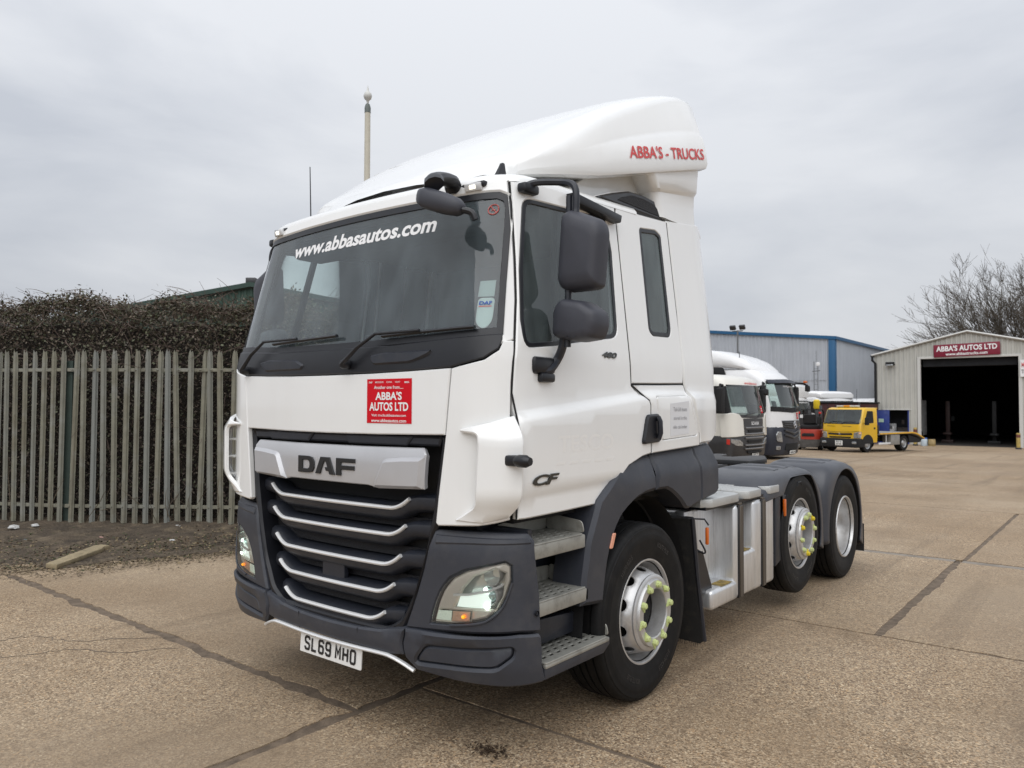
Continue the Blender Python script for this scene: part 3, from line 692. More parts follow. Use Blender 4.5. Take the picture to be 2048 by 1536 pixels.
# pillars+header as one sheet with the glass opening (closed at the bottom by the cowl line)
opening = inset(glass_o, -.004)
frame_o += [(-1.12, 1.985), (-.5, 1.96), (0, 1.955), (.5, 1.96), (1.12, 1.985)]
surround = part('windscreen_surround', patch(frame_o, CAB, [opening], .06, 0, .045, .008), [white, inner])
wsb = part('windscreen_border', patch(inset(glass_o, -.001), CAB, [inset(glass_o, .034)], .06, -.004, .006, .001), [black, black])
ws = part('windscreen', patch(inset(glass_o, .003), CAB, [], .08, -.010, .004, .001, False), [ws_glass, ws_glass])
cowl_o = cowl+[(-x, z) for x, z in cowl[::-1][1:]]+[(-1.10, 2.03), (-.95, 2.02), (-.47, 1.995), (0, 1.992), (.47, 1.995), (.95, 2.02), (1.10, 2.03)]
cw = part('wiper_cowl', patch(dedupe(cowl_o), CAB, [], .06, .004, .05, .006), [black, black])
def pocket(pts, d): part('cowl_recess', patch(rounded(pts, .02), CAB, [], .05, .013, .015, .010), [dgrey, black], cw)
pocket([(-.70, 1.94), (-.58, 1.955), (-.30, 1.945), (-.22, 1.915), (-.24, 1.885), (-.62, 1.885)], 0); pocket([(.33, 1.945), (.42, 1.958), (.76, 1.962), (.74, 1.935), (.62, 1.900), (.36, 1.895)], 0)
part('header_tray', box(-.9, .9, .28, .36, 2.79, 2.82, .01), black)
# ---- wipers
def wiper(base, elbow, b0, b1):
    P = lambda p, d: CAB(p[0], p[1], d)
    w = part('wiper', tube([P(base, .035), P(base, .05), P(((base[0]+elbow[0])/2, (base[1]+elbow[1])/2), .055), P(elbow, .045), P(((elbow[0]+b1[0])*.5, (elbow[1]+b1[1])*.5), .035)], [.016, .014, .011, .008, .007], 8), black)
    pts = [P((b0[0]+(b1[0]-b0[0])*k/8, b0[1]+(b1[1]-b0[1])*k/8), .016) for k in range(9)]
    part('wiper_blade', tube(pts, .013, 6, .7), black, w); part('wiper_pivot', lathe([(0, 0), (.026, 0), (.026, .03), (.018, .045), (0, .048)], 14, 'z', (0, 0, 0)), black, w).matrix_local = Matrix.Translation(P(base, .01)) @ Matrix.Rotation(R(90), 4, 'X')
wiper((-.84, 1.90), (-.63, 2.055), (-.56, 2.045), (.05, 2.062)); wiper((.17, 1.905), (.385, 2.045), (.41, 2.04), (.965, 2.058))
# ---- front panel and corner panels
fpo = [(.868, 1.868), (.6, 1.858), (.347, 1.852), (0, 1.850), (-.347, 1.852), (-.6, 1.858), (-.868, 1.868), (-.836, 1.548), (-.4, 1.541), (0, 1.539), (.4, 1.541), (.836, 1.548)]
fpan = part('front_panel', patch(fpo, CAB, [], .06, .004, .03, .006), [white, pitch])
poster_c = ((.475), 1.711)
PF = lambda a, b, d=0: CAB(poster_c[0]+a, poster_c[1]+b, .0065+d)
pos_o = part('poster', patch([(-.156, -.113), (.156, -.113), (.156, .113), (-.156, .113)], PF, [], .08, 0, .0015, .0005), [redm, redm], fpan)
pos_o['label'] = 'square red dealer poster with white lettering'
def ptext(s, w, h, a, b, bold=.01): return text_part(s, w, h, lambda x, y, d=0: PF(a+x, b+y, .0015), bold)
for q_ in [ptext("ABBA'S", .185, .042, 0, .026, .03), ptext('AUTOS LTD', .272, .044, 0, -.028, .03), ptext('Another one from.....', .205, .017, 0, .070, .012), ptext('Visit: trucks.abbasautos.com', .24, .013, 0, -.072, .01), ptext('www.abbasautos.com', .245, .017, 0, -.099, .015),
     ptext('DAF', .026, .009, -.128, .096, .02), ptext('MERCEDES', .06, .008, -.065, .096, .006), ptext('SCANIA', .04, .008, .005, .096, .01), ptext('VOLVO', .034, .008, .062, .096, .01), ptext('MAN', .03, .010, .125, .094, .02)]: part('poster_lettering', q_, printw, fpan, 0)
cor = [(.874, 1.866), (1.028, 1.905), (1.096, 1.950), (1.111, 1.996), *[(uat(interp(z, SEAM)-.002, z), z) for z in (1.996, 1.96, 1.93, 1.9, 1.85, 1.8, 1.7, 1.6, 1.45, 1.3, 1.156)], (1.0, 1.128), (.80, 1.112), (.785, 1.125), (.80, 1.25), (.842, 1.55)]
both(part('corner_panel', patch(cor, CAB, [], .05, .004, .03, .006), [white, pitch]))
# air deflector standing off the corner
def defl(u, z):
    e_ = sstep((z-1.13)/.16)*sstep((1.675-z)/.15); d = .012+.058*e_*sstep((u-.885)/.13)+.035*sstep((u-1.0)/.2)*e_
    return CAB(u, z, d)
DF = lift(defl)
dfl = part('air_deflector', patch(rounded([(.90, 1.146), (.99, 1.215), (1.003, 1.24), (1.010, 1.40), (1.014, 1.50), (1.010, 1.552), (.995, 1.563), (.925, 1.566), (.926, 1.578), (1.06, 1.615), (1.178, 1.648), (1.176, 1.4), (1.172, 1.21), (1.15, 1.168), (1.02, 1.14)], .012), DF, [], .03, 0, .024, .006), [white, white])
for z in (1.25, 1.36, 1.47): part('deflector_rib', tube([CAB(1.05, z, .0), CAB(1.07, z, .04), CAB(1.15, z, .06), CAB(1.165, z, 0)], .008, 6), white, dfl)
both(dfl)
cs = part('side_camera', [lathe([(0, -.045), (.022, -.04), (.029, -.02), (.029, .02), (.024, .03), (.018, .045), (0, .045)], 16, 'x', (1.265, .135, 1.44)), box(1.17, 1.24, .115, .160, 1.415, 1.465, .012)], black)
# ---- doors
door_o = [(.222, 1.158), (.6, 1.163), (.988, 1.171), (1.05, 1.215), (1.10, 1.29), (1.2, 1.355), (1.36, 1.40), (1.46, 1.412), (1.455, 1.70), (1.44, 1.725), (1.30, 1.81), (1.287, 1.95), (1.287, 2.55), (1.283, 2.862), (1.0, 2.848), (.575, 2.828), (.367, 2.812), (.353, 2.7), (.341, 2.6), (.329, 2.5), (.317, 2.4), (.289, 2.2), (.269, 2.1), (.249, 2.0), (.233, 1.9), (.225, 1.8), (.222, 1.6), (.224, 1.4)]
win_o = rounded([(.405, 2.725), (.72, 2.745), (1.175, 2.775), (1.205, 2.58), (1.178, 2.08), (.86, 2.04), (.54, 1.993), (.30, 1.967), (.292, 2.1), (.325, 2.35)], [.05, 0, .06, 0, .07, 0, 0, .06, 0, 0])
door = part('door', patch(door_o, SIDE, [win_o], .05, .003, .045, .007, True, CRE), [white, inner])
part('window_seal', patch(inset(win_o, -.001), SIDE, [inset(win_o, .022)], .06, .001, .02, .003), [black, black], door)
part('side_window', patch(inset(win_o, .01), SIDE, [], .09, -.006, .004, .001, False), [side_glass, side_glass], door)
part('window_divider', prism([(.70, 2.74), (.735, 2.74), (.572, 1.995), (.535, 1.99)], 'x', 1.10, 1.13), black, door)
for v in door.children:
    if v.name.startswith('window_divider'):
        for q in v.data.vertices: q.co.x += hw(q.co.z)-1.137
DS = lambda cy, cz, p=.0045: (lambda a, b, d=0: SIDE(cy+a, cz+b, p+d))
hnd = part('door_handle', patch(rounded([(1.392, 1.64), (1.545, 1.646), (1.563, 1.478), (1.337, 1.468)], .03), SIDE, [], .04, .022, .022, .010), [black, black], door)
part('handle_grip', tube([SIDE(1.50, 1.50, .03), SIDE(1.50, 1.53, .042), SIDE(1.495, 1.60, .042), SIDE(1.493, 1.625, .03)], .016, 8), dgrey, door)
door_mirror = mirror_tree(door, truck)
part('ghost_lettering', [text_part('TESCO', .52, .085, DS(.77, 1.50, .0033), .02), ]+[prism([(-.045, -.006), (.03, -.006), (.045, .006), (-.03, .006)], 'z', 0, .0004) and move(prism([(-.045, -.008), (.03, -.008), (.045, .008), (-.03, .008)], 'z', 0, .0004), Matrix(((0, 0, 1, hw(1.4)+bulge(.6, 1.4)+.0032), (1, 0, 0, .53+.115*i), (0, 1, 0, 1.405), (0, 0, 0, 1)))) for i in range(5)], faint, door, 0)
badge = M('dark_chrome', (.09, .09, .085), .25, metal=.8)
part('badge', [text_part('CF', .215, .052, DS(.405, 1.335), .035, .35, .006)], badge, door)
part('power_badge', [text_part('480', .155, .034, DS(1.06, 1.972), .035, .3, .004)], badge, door)
vis = part('window_visor', prism([(.78, 2.83), (1.262, 2.80), (1.25, 2.755), (.80, 2.775)], 'x', 1.03, 1.12, .012), black)
for q in vis.data.vertices: q.co.y += 0
both(vis)
def seal(pts, surf, d=-.006, r=.005):
    both(part('door_seal', tube([surf(a, b, d) for a, b in pts], r, 6), pitch))
seal([(interp(z, SEAM)+.005, z) for z in (1.16, 1.4, 1.6, 1.75, 1.9, 2.0, 2.1, 2.2, 2.3, 2.4, 2.5, 2.6, 2.7, 2.81)], SIDE)
seal([(1.293, 2.86), (1.296, 1.95), (1.308, 1.815), (1.45, 1.722), (1.464, 1.70), (1.467, 1.41)], SIDE)
seal([(1.30, 1.818), (1.6, 1.823), (1.965, 1.833)], SIDE, -.004, .005); seal([(1.952, 2.90), (1.96, 2.3), (1.967, 1.835), (2.134, 1.51), (2.134, 1.44)], SIDE, -.004, .005)
# ---- sleeper side, rear fairing, locker
slp = [(1.300, 2.863), (1.303, 1.955), (1.312, 1.822), (1.6, 1.828), (1.962, 1.838), (1.956, 2.3), (1.945, 2.905), (1.6, 2.882)]
sw = rounded([(1.562, 2.79), (1.78, 2.815), (1.845, 2.79), (1.848, 2.17), (1.82, 2.128), (1.6, 2.122), (1.555, 2.15)], [.03, .02, .02, .03, .02, .02, .03])
sp = part('sleeper_panel', patch(slp, SIDE, [sw], .06, .003, .045, .006), [white, inner])
part('window_seal', patch(inset(sw, -.001), SIDE, [inset(sw, .026)], .06, .002, .02, .003), [black, black], sp)
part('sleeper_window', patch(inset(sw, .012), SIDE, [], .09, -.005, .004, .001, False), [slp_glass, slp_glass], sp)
both(sp)
low = [(1.318, 1.812), (1.452, 1.73), (1.468, 1.70), (1.474, 1.412), (1.8, 1.424), (2.128, 1.434), (2.128, 1.51), (1.972, 1.828), (1.6, 1.818)]
loc_h = rounded([(1.53, 1.745), (1.97, 1.762), (2.085, 1.505), (1.60, 1.487)], .02)
lp = part('lower_sleeper_panel', patch(low, SIDE, [inset(loc_h, -.003)], .05, .003, .03, .006, True, CRE[:5]), [white, pitch])
lk = part('locker_door', patch(loc_h, SIDE, [], .05, .004, .02, .005, True, CRE[:5]), [white, pitch], lp); both(lp)
pp = part('paper_notice', patch([(1.70, 1.505), (1.955, 1.518), (1.958, 1.725), (1.70, 1.707)], SIDE, [], .08, .0055, .001, .0003), [paper, paper], lp)
greyprint = M('grey_print', (.30, .30, .32), .6)
for q_ in [text_part('Tail-Lift boats', .185, .026, DS(1.83, 1.672, .0066), .0), text_part('stored in this', .18, .022, DS(1.83, 1.617, .0066), .0), text_part('side cab locker', .19, .022, DS(1.83, 1.562, .0066), .0)]: part('notice_lettering', q_, greyprint, lp, 0)
fai = [(1.975, 1.842), (2.14, 1.512), (2.14, 1.44), (2.36, 1.446), (2.47, 1.51), (2.478, 1.95), (2.52, 2.4), (2.555, 2.8), (2.535, 2.94), (2.46, 2.985), (1.96, 2.918), (1.968, 2.3)]
fa = part('side_fairing', patch(fai, SIDE, [], .06, .004, .035, .014, True, CRE[:5]), [white, white]); both(fa)
part('fairing_inner', box(.90, 1.02, 2.05, 2.40, 1.5, 2.8, .02), white)
both(part('fairing_top', prism([(1.965, 2.86), (2.50, 2.86), (2.535, 2.90), (2.50, 2.965), (2.44, 2.975), (1.97, 2.912)], 'x', .70, 1.025, .02), white))
# ---- roof
def zr(y): return interp(y, [(.2, 2.80), (.33, 2.825), (.58, 2.845), (1.0, 2.868), (2.0, 2.915)])
def zr(y): return interp(y, [(.2, 2.822), (.4, 2.826), (1.0, 2.855), (2.0, 2.905)])
us = [k/30*uat(2.0, 2.82) for k in range(-30, 31)]; plan = [cabxy(u, 2.82) for u in us]; loops = []
for d, dz in ((.0, -.012), (.004, .006), (.02, .028), (.055, .046), (.12, .058), (.3, .066), (.7, .074), (.98, .078)):
    loops.append([Vector((p.x*(1-d), p.y+(1.3-p.y)*d if p.y < 1.3 else p.y, zr(p.y)+dz)) for p in plan])
part('roof', fix(loft(loops, False)), white)
part('cab_rear_wall', box(-1.0, 1.0, 2.0, 2.05, 1.2, 2.88, .015), [white])
part('cab_floor', box(-1.08, 1.08, .3, 2.0, 1.12, 1.2, .01), pitch)
for s in (-1, 1):
    mk_ = part('marker_lamp', box(-.05, .05, -.012, .012, -.02, .02, .006), chrome); mk_.location = CAB(s*.825, 2.79, .008); mk_.rotation_euler = (R(13), 0, s*R(9))
    part('lamp_lens', box(-.018, .018, -.016, -.008, -.010, .010, .003), M('clear_lamp_lit', (.8, .8, .7), .2, emit=((1, .95, .8), 1.5)), mk_)
# aerials
part('fin_aerial', loft([[Vector((.88+dx*k, .43+dy*k+(1-k)*.03, 2.87+h)) for dx, dy in ((-.014, -.035), (.014, -.035), (.014, .04), (-.014, .04))] for k, h in ((1, 0), (.8, .02), (.5, .055), (.35, .075), (.15, .08))]), black)
part('whip_aerial', [tube([(-.93, .62, 2.86), (-.97, .62, 2.96), (-1.0, .63, 3.34)], [.006, .005, .0035], 6), lathe([(0, 0), (.02, 0), (.014, .04), (0, .045)], 10, 'z', (-.93, .62, 2.86))], black)
# ---- roof spoiler
def zt(y): return interp(y, [(.42, 2.922), (.47, 2.970), (.55, 3.02), (.65, 3.082), (.8, 3.18), (1.0, 3.32), (1.25, 3.475), (1.5, 3.605), (1.75, 3.72), (2.0, 3.82), (2.25, 3.895), (2.38, 3.91), (2.43, 3.89)])
def zb(y): return interp(y, [(.42, 2.908), (.64, 2.930), (1.15, 3.02), (1.8, 3.19), (2.43, 3.36)])
def wb(y): return interp(y, [(.42, .74), (.47, .80), (.64, .915), (.85, .985), (1.15, 1.04), (1.8, 1.09), (2.43, 1.12)])
loops = []
for y in (.42, .44, .47, .51, .57, .65, .75, .87, 1.0, 1.15, 1.3, 1.5, 1.7, 1.9, 2.1, 2.25, 2.33, 2.39, 2.425):
    a, b, w = zt(y), zb(y), wb(y); H = a-b; wt = w-.115*sstep((y-.42)/1.9)*min(1, H/.3); rr = min(.11, H*.36)*(1-.35*sstep((y-1.6)/.7)); lp_ = []; dn = sstep((y-1.05)/.4)*sstep((2.3-y)/.25)
    prof = [(w-.06, b-.004), (w-.012, b+.004), (w, b+min(.035, H*.2)), (w-(w-wt)*.10, b+H*.22), (w-(w-wt)*.3, b+H*.42), (w-(w-wt)*.42-.010*dn, b+H*.46), (w-(w-wt)*.5-.010*dn, b+H*.50)]
    top = [(wt, a-rr*1.1), (wt-.02, a-rr*.7), (wt-.07, a-rr*.32), (wt-.15, a-rr*.1), (wt*.7, a+.006), (wt*.35, a+.02), (0, a+.025)]
    c = sstep((y-.42)/.2); back = lambda x: .16*(abs(x)/.9)**2*(1-c)
    for x, z in prof+top: lp_.append(Vector((max(x, 0), y+back(x), z)))
    loops.append(lp_+[Vector((-p.x, p.y, p.z)) for p in lp_[::-1][1:]])
spo = part('roof_spoiler', [fix(loft(loops, False))], white)
nl = len(loops[0]); mid_ = Vector((0, 2.40, 3.5)); rl_ = loops[-1]
part('spoiler_back', ([p+Vector((0, -.02, 0)) for p in rl_]+[mid_], [[i, i+1, nl] for i in range(nl-1)]), white, spo, 0)
part('spoiler_underside', ([Vector((x, y, zb(y)+.004)) for y in (.46, .8, 1.2, 1.8, 2.40) for x in (-(wb(y)-.05), wb(y)-.05)], [[2*i, 2*i+1, 2*i+3, 2*i+2] for i in range(4)]), white, spo, 0)
def spside(y, z):
    a, b, w = zt(y), zb(y), wb(y); H = a-b; wt = w-.115*sstep((y-.42)/1.9)*min(1, H/.3); k = (z-b)/H
    xs = [(0, w-.005), (min(.035, H*.2)/H, w), (.22, w-(w-wt)*.10), (.42, w-(w-wt)*.3), (max(.55, 1-min(.11, H*.36)*1.1/H), wt), (1, wt-.05)]
    return Vector((interp(k, xs), y, z))
SPS = lift(spside)
part('spoiler_lettering', [text_part("ABBA'S - TRUCKS", .98, .082, lambda a, b, d=0: SPS(1.915+a*.95, 3.345+.215*(a/.98)+b, .005), .018)], redtext, spo, 0)
part('spoiler_gap_shade', tube([Vector((x, .47+.16*(x/.9)**2*.9, 2.888)) for x in [-.80+1.6*k/20 for k in range(21)]], .018, 8), pitch, spo)  # black strip painting the shaded gap between roof and spoiler front edge
# spoiler legs and the little roof behind the door
leg_l = []
for f, y0_, x0_, x1_ in ((0, 1.86, .70, 1.040), (.3, 1.85, .71, 1.030), (.52, 1.82, .72, 1.032), (.58, 1.78, .74, 1.052), (.8, 1.72, .76, 1.060), (1, 1.66, .78, 1.068)):
    leg_l.append([Vector((x, y, 2.93+(zb(y)+.03-2.93)*f)) for x, y in rounded([(x0_, y0_+.1), (x1_-.03, y0_), (x1_, y0_+.05), (x1_, 2.41), (x0_, 2.41)], .03)])
both(part('spoiler_leg', fix(loft(leg_l)), white))
part('roof_riser', prism([(.95, 2.90), (1.97, 2.90), (1.97, 3.26), (1.2, 3.05)], 'x', -.90, .90, .02), white)
# air intake pod behind the door top
it = [(1.06, 2.875), (1.15, 2.915), (1.33, 2.975), (1.55, 3.035), (1.75, 3.052), (1.9, 3.05), (1.955, 3.01), (1.965, 2.90)]
both(part('air_intake_frame', patch(it, lift(lambda y, z: Vector((hw(z)-.03-.10*(z-2.9), y, z))), [], .05, 0, .10, .012), [white, white]))
meshm0 = M('intake_mesh', (.007, .007, .009), .7, bump=(150, 1, .01))
it2 = [(1.10, 2.888), (1.16, 2.912), (1.34, 2.970), (1.55, 3.028), (1.74, 3.043), (1.89, 3.036), (1.935, 2.995), (1.948, 2.905)]
gr = part('air_intake', patch(it2, lift(lambda y, z: Vector((hw(z)-.03-.10*(z-2.9), y, z))), [], .04, .016, .04, .014), [black, black])
HD = lift(lambda y, z: Vector((hw(z)-.03-.10*(z-2.9), y, z)))
part('intake_mesh', patch([(1.36, 2.925), (1.42, 2.955), (1.56, 2.998), (1.72, 3.008), (1.85, 3.0), (1.885, 2.97), (1.90, 2.925)], HD, [], .05, .020, .008, .003), [meshm0, pitch], gr)
both(gr)
# ---- mirrors (near side modelled, then mirrored to the other side)
mir = part('mirror_arm', [tube(smoothpath([(1.135, .27, 2.75), (1.19, .30, 2.775), (1.28, .39, 2.782), (1.36, .385, 2.755), (1.385, .38, 2.70), (1.382, .38, 2.60)], 5), [.018]*25+[.024], 8), tube(smoothpath([(1.24, .28, 1.83), (1.26, .33, 1.835), (1.265, .39, 1.89), (1.305, .38, 1.955), (1.32, .38, 2.05)], 5), .022, 8), tube([(1.335, .38, 1.95), (1.345, .38, 2.7)], .017, 8)], dgrey)
part('arm_bracket', box(1.13, 1.19, .225, .345, 2.72, 2.77, .015), black, mir); part('arm_bracket', [box(1.20, 1.27, .205, .38, 1.815, 1.90, .02), box(1.21, 1.28, .25, .36, 1.775, 1.82, .012)], black, mir)
def housing(pts, y0_, y1_, nm):
    c = Vector((sum(p[0] for p in pts)/len(pts), sum(p[1] for p in pts)/len(pts))); lps = []
    for k, y in ((.55, y0_-.042), (.78, y0_-.036), (.90, y0_-.022), (.97, y0_), (1, y0_+.03), (1, y1_-.01), (.985, y1_)):
        lps.append([Vector((c.x+(x-c.x)*k, y, c.y+(z-c.y)*k)) for x, z in pts])
    return part(nm, fix(loft(lps)), dgrey2, mir)
dgrey2 = M('mirror_plastic', (.045, .047, .06), .5, var=(6, .15), bump=(700, .15, .0008))
big = rounded([(1.312, 2.618), (1.36, 2.632), (1.53, 2.555), (1.55, 2.50), (1.525, 2.235), (1.50, 2.222), (1.33, 2.222), (1.286, 2.258)], .03)
h1 = housing(big, .365, .428, 'mirror_housing')
sm = rounded([(1.268, 2.14), (1.31, 2.192), (1.445, 2.168), (1.528, 2.112), (1.536, 2.05), (1.512, 1.982), (1.40, 1.972), (1.264, 2.0)], .025)
h2 = housing(sm, .355, .448, 'wide_mirror_housing')
mglass = M('mirror_glass', (.75, .77, .78), .03, metal=1)
part('mirror_glass', [prism([(p[0], p[1]) for p in inset(big, .018)], 'y', .428, .434), prism([(p[0], p[1]) for p in inset(sm, .015)], 'y', .448, .454)], mglass, mir)
for i, x in enumerate((1.365, 1.385, 1.415)):
    part('housing_rib', tube([(x, .322, 2.16-.02*i), (x+.004, .316, 2.08), (x, .322, 1.99)], .0035, 5), dgrey, mir)
mir.location = (-.095, .145, .03)
both(mir)
fm = part('front_mirror', [tube(smoothpath([CAB(.70, 2.80, .0), CAB(.72, 2.815, .06), (.76, .08, 2.80), (.80, .03, 2.755)], 5), [.045]*12+[.05]*4, 10, .75)], black)
lps = []
for t, w, h, dx, dz in ((0, .25, .35, .0, .0), (.05, .6, .75, .0, .0), (.2, .95, 1, 0, 0), (.55, 1, 1, 0, -.01), (.85, .8, .82, 0, -.02), (.97, .5, .5, 0, -.02), (1, .2, .2, 0, -.02)):
    c = Vector((.70+.25*t, .03+.045*t, 2.715-.095*t)); lps.append([c+Vector((.35*math.sin(a)*.045*h, (abs(math.cos(a))**.7*(1 if math.cos(a) > 0 else -1))*.058*w, (abs(math.sin(a))**.7*(1 if math.sin(a) > 0 else -1))*.050*h)) for a in [2*math.pi*k/14 for k in range(14)]])
part('front_mirror_housing', fix(loft(lps)), dgrey2, fm)
part('mirror_arm_tip', tube(smoothpath([(.95, .07, 2.615), (.99, .09, 2.60), (1.005, .10, 2.565)], 4), .016, 8), black, fm)
# ---- stickers on the windscreen and lettering
W = lambda a0, b0: (lambda a, b, d=0: CAB(a0+a, b0+b, -.0085+d))
part('windscreen_lettering', [text_part('www.abbasautos.com', 1.215, .088, lambda a, b, d=0: CAB(.015+a, 2.632+b, -.0085), .03, .12)], printw, ws, 0)
part('holder_tag', patch(rounded([(.942, 2.212), (1.026, 2.212), (1.032, 2.10), (1.01, 2.065), (.985, 2.06), (.962, 2.075), (.948, 2.10)], .02), CAB, [], .05, -.014, .002, .001), [M('tag_plastic', (.72, .78, .76), .5), paper], ws)
part('paper_tag', patch([(.938, 2.218), (1.02, 2.218), (1.016, 2.30), (.936, 2.297)], CAB, [], .05, -.015, .001, .0005), [M('tag_paper', (.55, .62, .60), .6), paper], ws)
part('tag_lettering', [text_part('DAF', .062, .018, W(.984, 2.184), .03)], blueprint, ws, 0)
part('tag_rule', [text_part('-', .064, .003, W(.984, 2.168))], redtext, ws, 0)
ring = [CAB(.936+.026*math.cos(a), 2.665+.026*math.sin(a), -.008) for a in [2*math.pi*k/24 for k in range(25)]]
part('no_smoking_sticker', [tube(ring, .003, 5), tube([CAB(.918, 2.683, -.008), CAB(.954, 2.647, -.008)], .003, 5), tube([CAB(.925, 2.66, -.008), CAB(.948, 2.664, -.008)], .002, 5)], M('sticker_red', (.45, .10, .09), .5), ws)
# ---- grille
grille = part('grille', [prism([(-.83, 1.56), (.83, 1.56), (.76, 1.05), (.72, .85), (.62, .62), (.5, .52), (-.5, .52), (-.62, .62), (-.72, .85), (-.76, 1.05)], 'y', .20, .23)], pitch)
part('grille_surround', [patch([(.835, 1.545), (.79, 1.13), (.755, 1.06), (.70, .89), (.625, .68), (.585, .60), (.52, .50), (.3, .46), (-.3, .46), (-.52, .50), (-.585, .60), (-.625, .68), (-.70, .89), (-.755, 1.06), (-.79, 1.13), (-.835, 1.545)], CAB, [rounded([(.80, 1.535), (.75, 1.20), (.70, .98), (.645, .80), (.55, .625), (.45, .565), (-.45, .565), (-.55, .625), (-.645, .80), (-.70, .98), (-.75, 1.20), (-.80, 1.535)], .03)], .06, -.02, .14, .015)], [black, black], grille)
part('grille_top_bar', [patch([(-.78, 1.49), (.78, 1.49), (.80, 1.538), (-.80, 1.538)], CAB, [], .08, -.025, .03, .01), patch([(-.58, 1.488), (-.2, 1.488), (-.15, 1.535), (-.62, 1.535)], CAB, [], .06, -.012, .02, .008), patch([(.15, 1.488), (.58, 1.488), (.62, 1.535), (.13, 1.535)], CAB, [], .06, -.012, .02, .008)], [dgrey, black], grille)
strips = [(.585, 1.168, 1.222), (.562, 1.032, 1.086), (.530, .878, .934), (.488, .735, .786), (.425, .588, .636)]
meshm = M('grille_mesh', (.013, .013, .016), .6, bump=(150, 1, .01))
for i, (h, z, ze) in enumerate(strips):
    yy = lambda x: .068+.05*(x/.8)**2
    bw = interp(z, [(.588, .52), (.735, .60), (.878, .66), (1.03, .72), (1.168, .755)])
    # blade: smooth dark band under the bright strip, lifted at the ends
    lps = []
    for k in range(25):
        x = -bw+2*bw*k/24; e = max(0, (abs(x)-(h-.12))/.12); up_ = min(1, e)**1.5*(ze-z); f_ = max(0, (abs(x)-h)/(bw-h+1e-6)); q = .035*f_
        lps.append([Vector((x, yy(x)+q+.02, z+up_+.022)), Vector((x, yy(x)+q, z+up_+.008)), Vector((x, yy(x)+q-.006, z+up_-.018-.01*f_)), Vector((x, yy(x)+q+.006, z+up_-.045-.01*f_)), Vector((x, yy(x)+q+.04, z+up_-.070)), Vector((x, yy(x)+.12, z+up_-.072)), Vector((x, yy(x)+.12, z+up_+.022))])
    bl = part('louvre', fix(loft(lps)), dgrey, grille)
    path = []
    for k in range(41):
        x = -h+2*h*k/40; e = max(0, (abs(x)-(h-.13))/.13); path.append((x, yy(x)-.006, z+min(1, e)**2*(ze-z)))
    part('bright_strip', tube(path, .0125, 8, .85), chrome, grille)
    if i: part('mesh_panel', [patch([(-bw+.06, z+.03), (bw-.06, z+.03), (bw-.02, z+.085), (-bw+.02, z+.085)], lift(lambda u, v: Vector((u, .155+.05*(u/.8)**2, v))), [], .1, 0, .005, .002)], [meshm, meshm], grille)
part('tow_cover', patch([(-.10, .71), (.085, .70), (.085, .83), (-.10, .84)], lift(lambda u, v: Vector((u, .085, v))), [], .06, 0, .03, .004), [dgrey, black], grille)
# silver name panel with two raised pads
def silv(u, z): p = cabxy(u, z); p.y += -.012+.8*max(0, z-1.435)**1.25+.25*max(0, 1.30-z); return p
SIL = lift(silv)
so_ = [(-.70, 1.484), (-.727, 1.45), (-.715, 1.278), (-.40, 1.264), (-.33, 1.276), (.33, 1.276), (.40, 1.264), (.715, 1.278), (.727, 1.45), (.70, 1.484), (.3, 1.480), (-.3, 1.480)]
sv = part('name_panel', patch(so_, SIL, [], .045, 0, .03, .007), [silver, black], grille)
for s in (1, -1):
    pad = [(.372, 1.270), (.705, 1.282), (.720, 1.436), (.58, 1.430), (.470, 1.420), (.445, 1.408)]
    pad = [(s*x, z) for x, z in pad]
    part('panel_pad', patch(pad if s > 0 else pad[::-1], SIL, [], .05, .018, .02, .018), [silver, black], grille)
LET = lambda cx: (lambda a, b, d=0: SIL(cx+a, 1.362+b, .001+d))
def letter(poly, holes, cx): return patch(poly, LET(cx), holes, .05, .007, .007, .002, False)
D_ = [(-.075, -.046), (.02, -.046), (.055, -.040), (.072, -.018), (.072, .018), (.055, .040), (.02, .046), (-.075, .046)]
Dh = [(-.035, -.024), (.012, -.024), (.028, -.016), (.032, 0), (.028, .016), (.012, .024), (-.035, .024)]
A_ = [(-.088, -.046), (-.045, -.046), (-.012, .022), (.004, .022), (.018, -.008), (-.004, -.008), (.006, -.028), (.028, -.028), (.036, -.046), (.080, -.046), (.036, .046), (-.042, .046)]
F_ = [(-.075, -.046), (-.035, -.046), (-.035, -.014), (.070, -.014), (.070, .008), (-.035, .008), (-.035, .024), (.075, .024), (.075, .046), (-.075, .046)]
part('name_letter', letter(D_, [Dh], -.168), [ink, ink], grille); part('name_letter', letter(A_, [], .002), [ink, ink], grille); part('name_letter', letter(F_, [], .168), [ink, ink], grille)
# ---- bumper
hl = [(.752, .644), (.764, .691), (.782, .745), (.807, .798), (.857, .867), (.918, .907), (1.0, .932), (1.114, .958), (1.148, .942), (1.150, .876), (1.119, .797), (1.083, .743), (1.015, .691), (.935, .668), (.85, .652)]
cm = [(.748, 1.086), (.70, .89), (.66, .77), (.625, .68), (.592, .60), (.60, .590), (.80, .605), (1.0, .622), (1.2, .635), (1.345, .628), (1.335, .80), (1.30, 1.0), (1.285, 1.055), (1.235, 1.088), (1.0, 1.092)]
crn = part('bumper_corner', patch(cm, BUMP, [hl], .045, 0, .05, .012), [grey, pitch])
part('corner_chamfer', patch([(.765, 1.066), (1.24, 1.070), (1.262, 1.045), (1.24, 1.043), (.935, 1.034), (.772, 1.022)], BUMP, [], .05, .007, .007, .006), [grey, grey], crn)
0 and part('washer_cap', lathe([(0, .012), (.016, .01), (.02, 0)], 12, 'y', BUMP(1.16, 1.0, .0)), grey, crn)
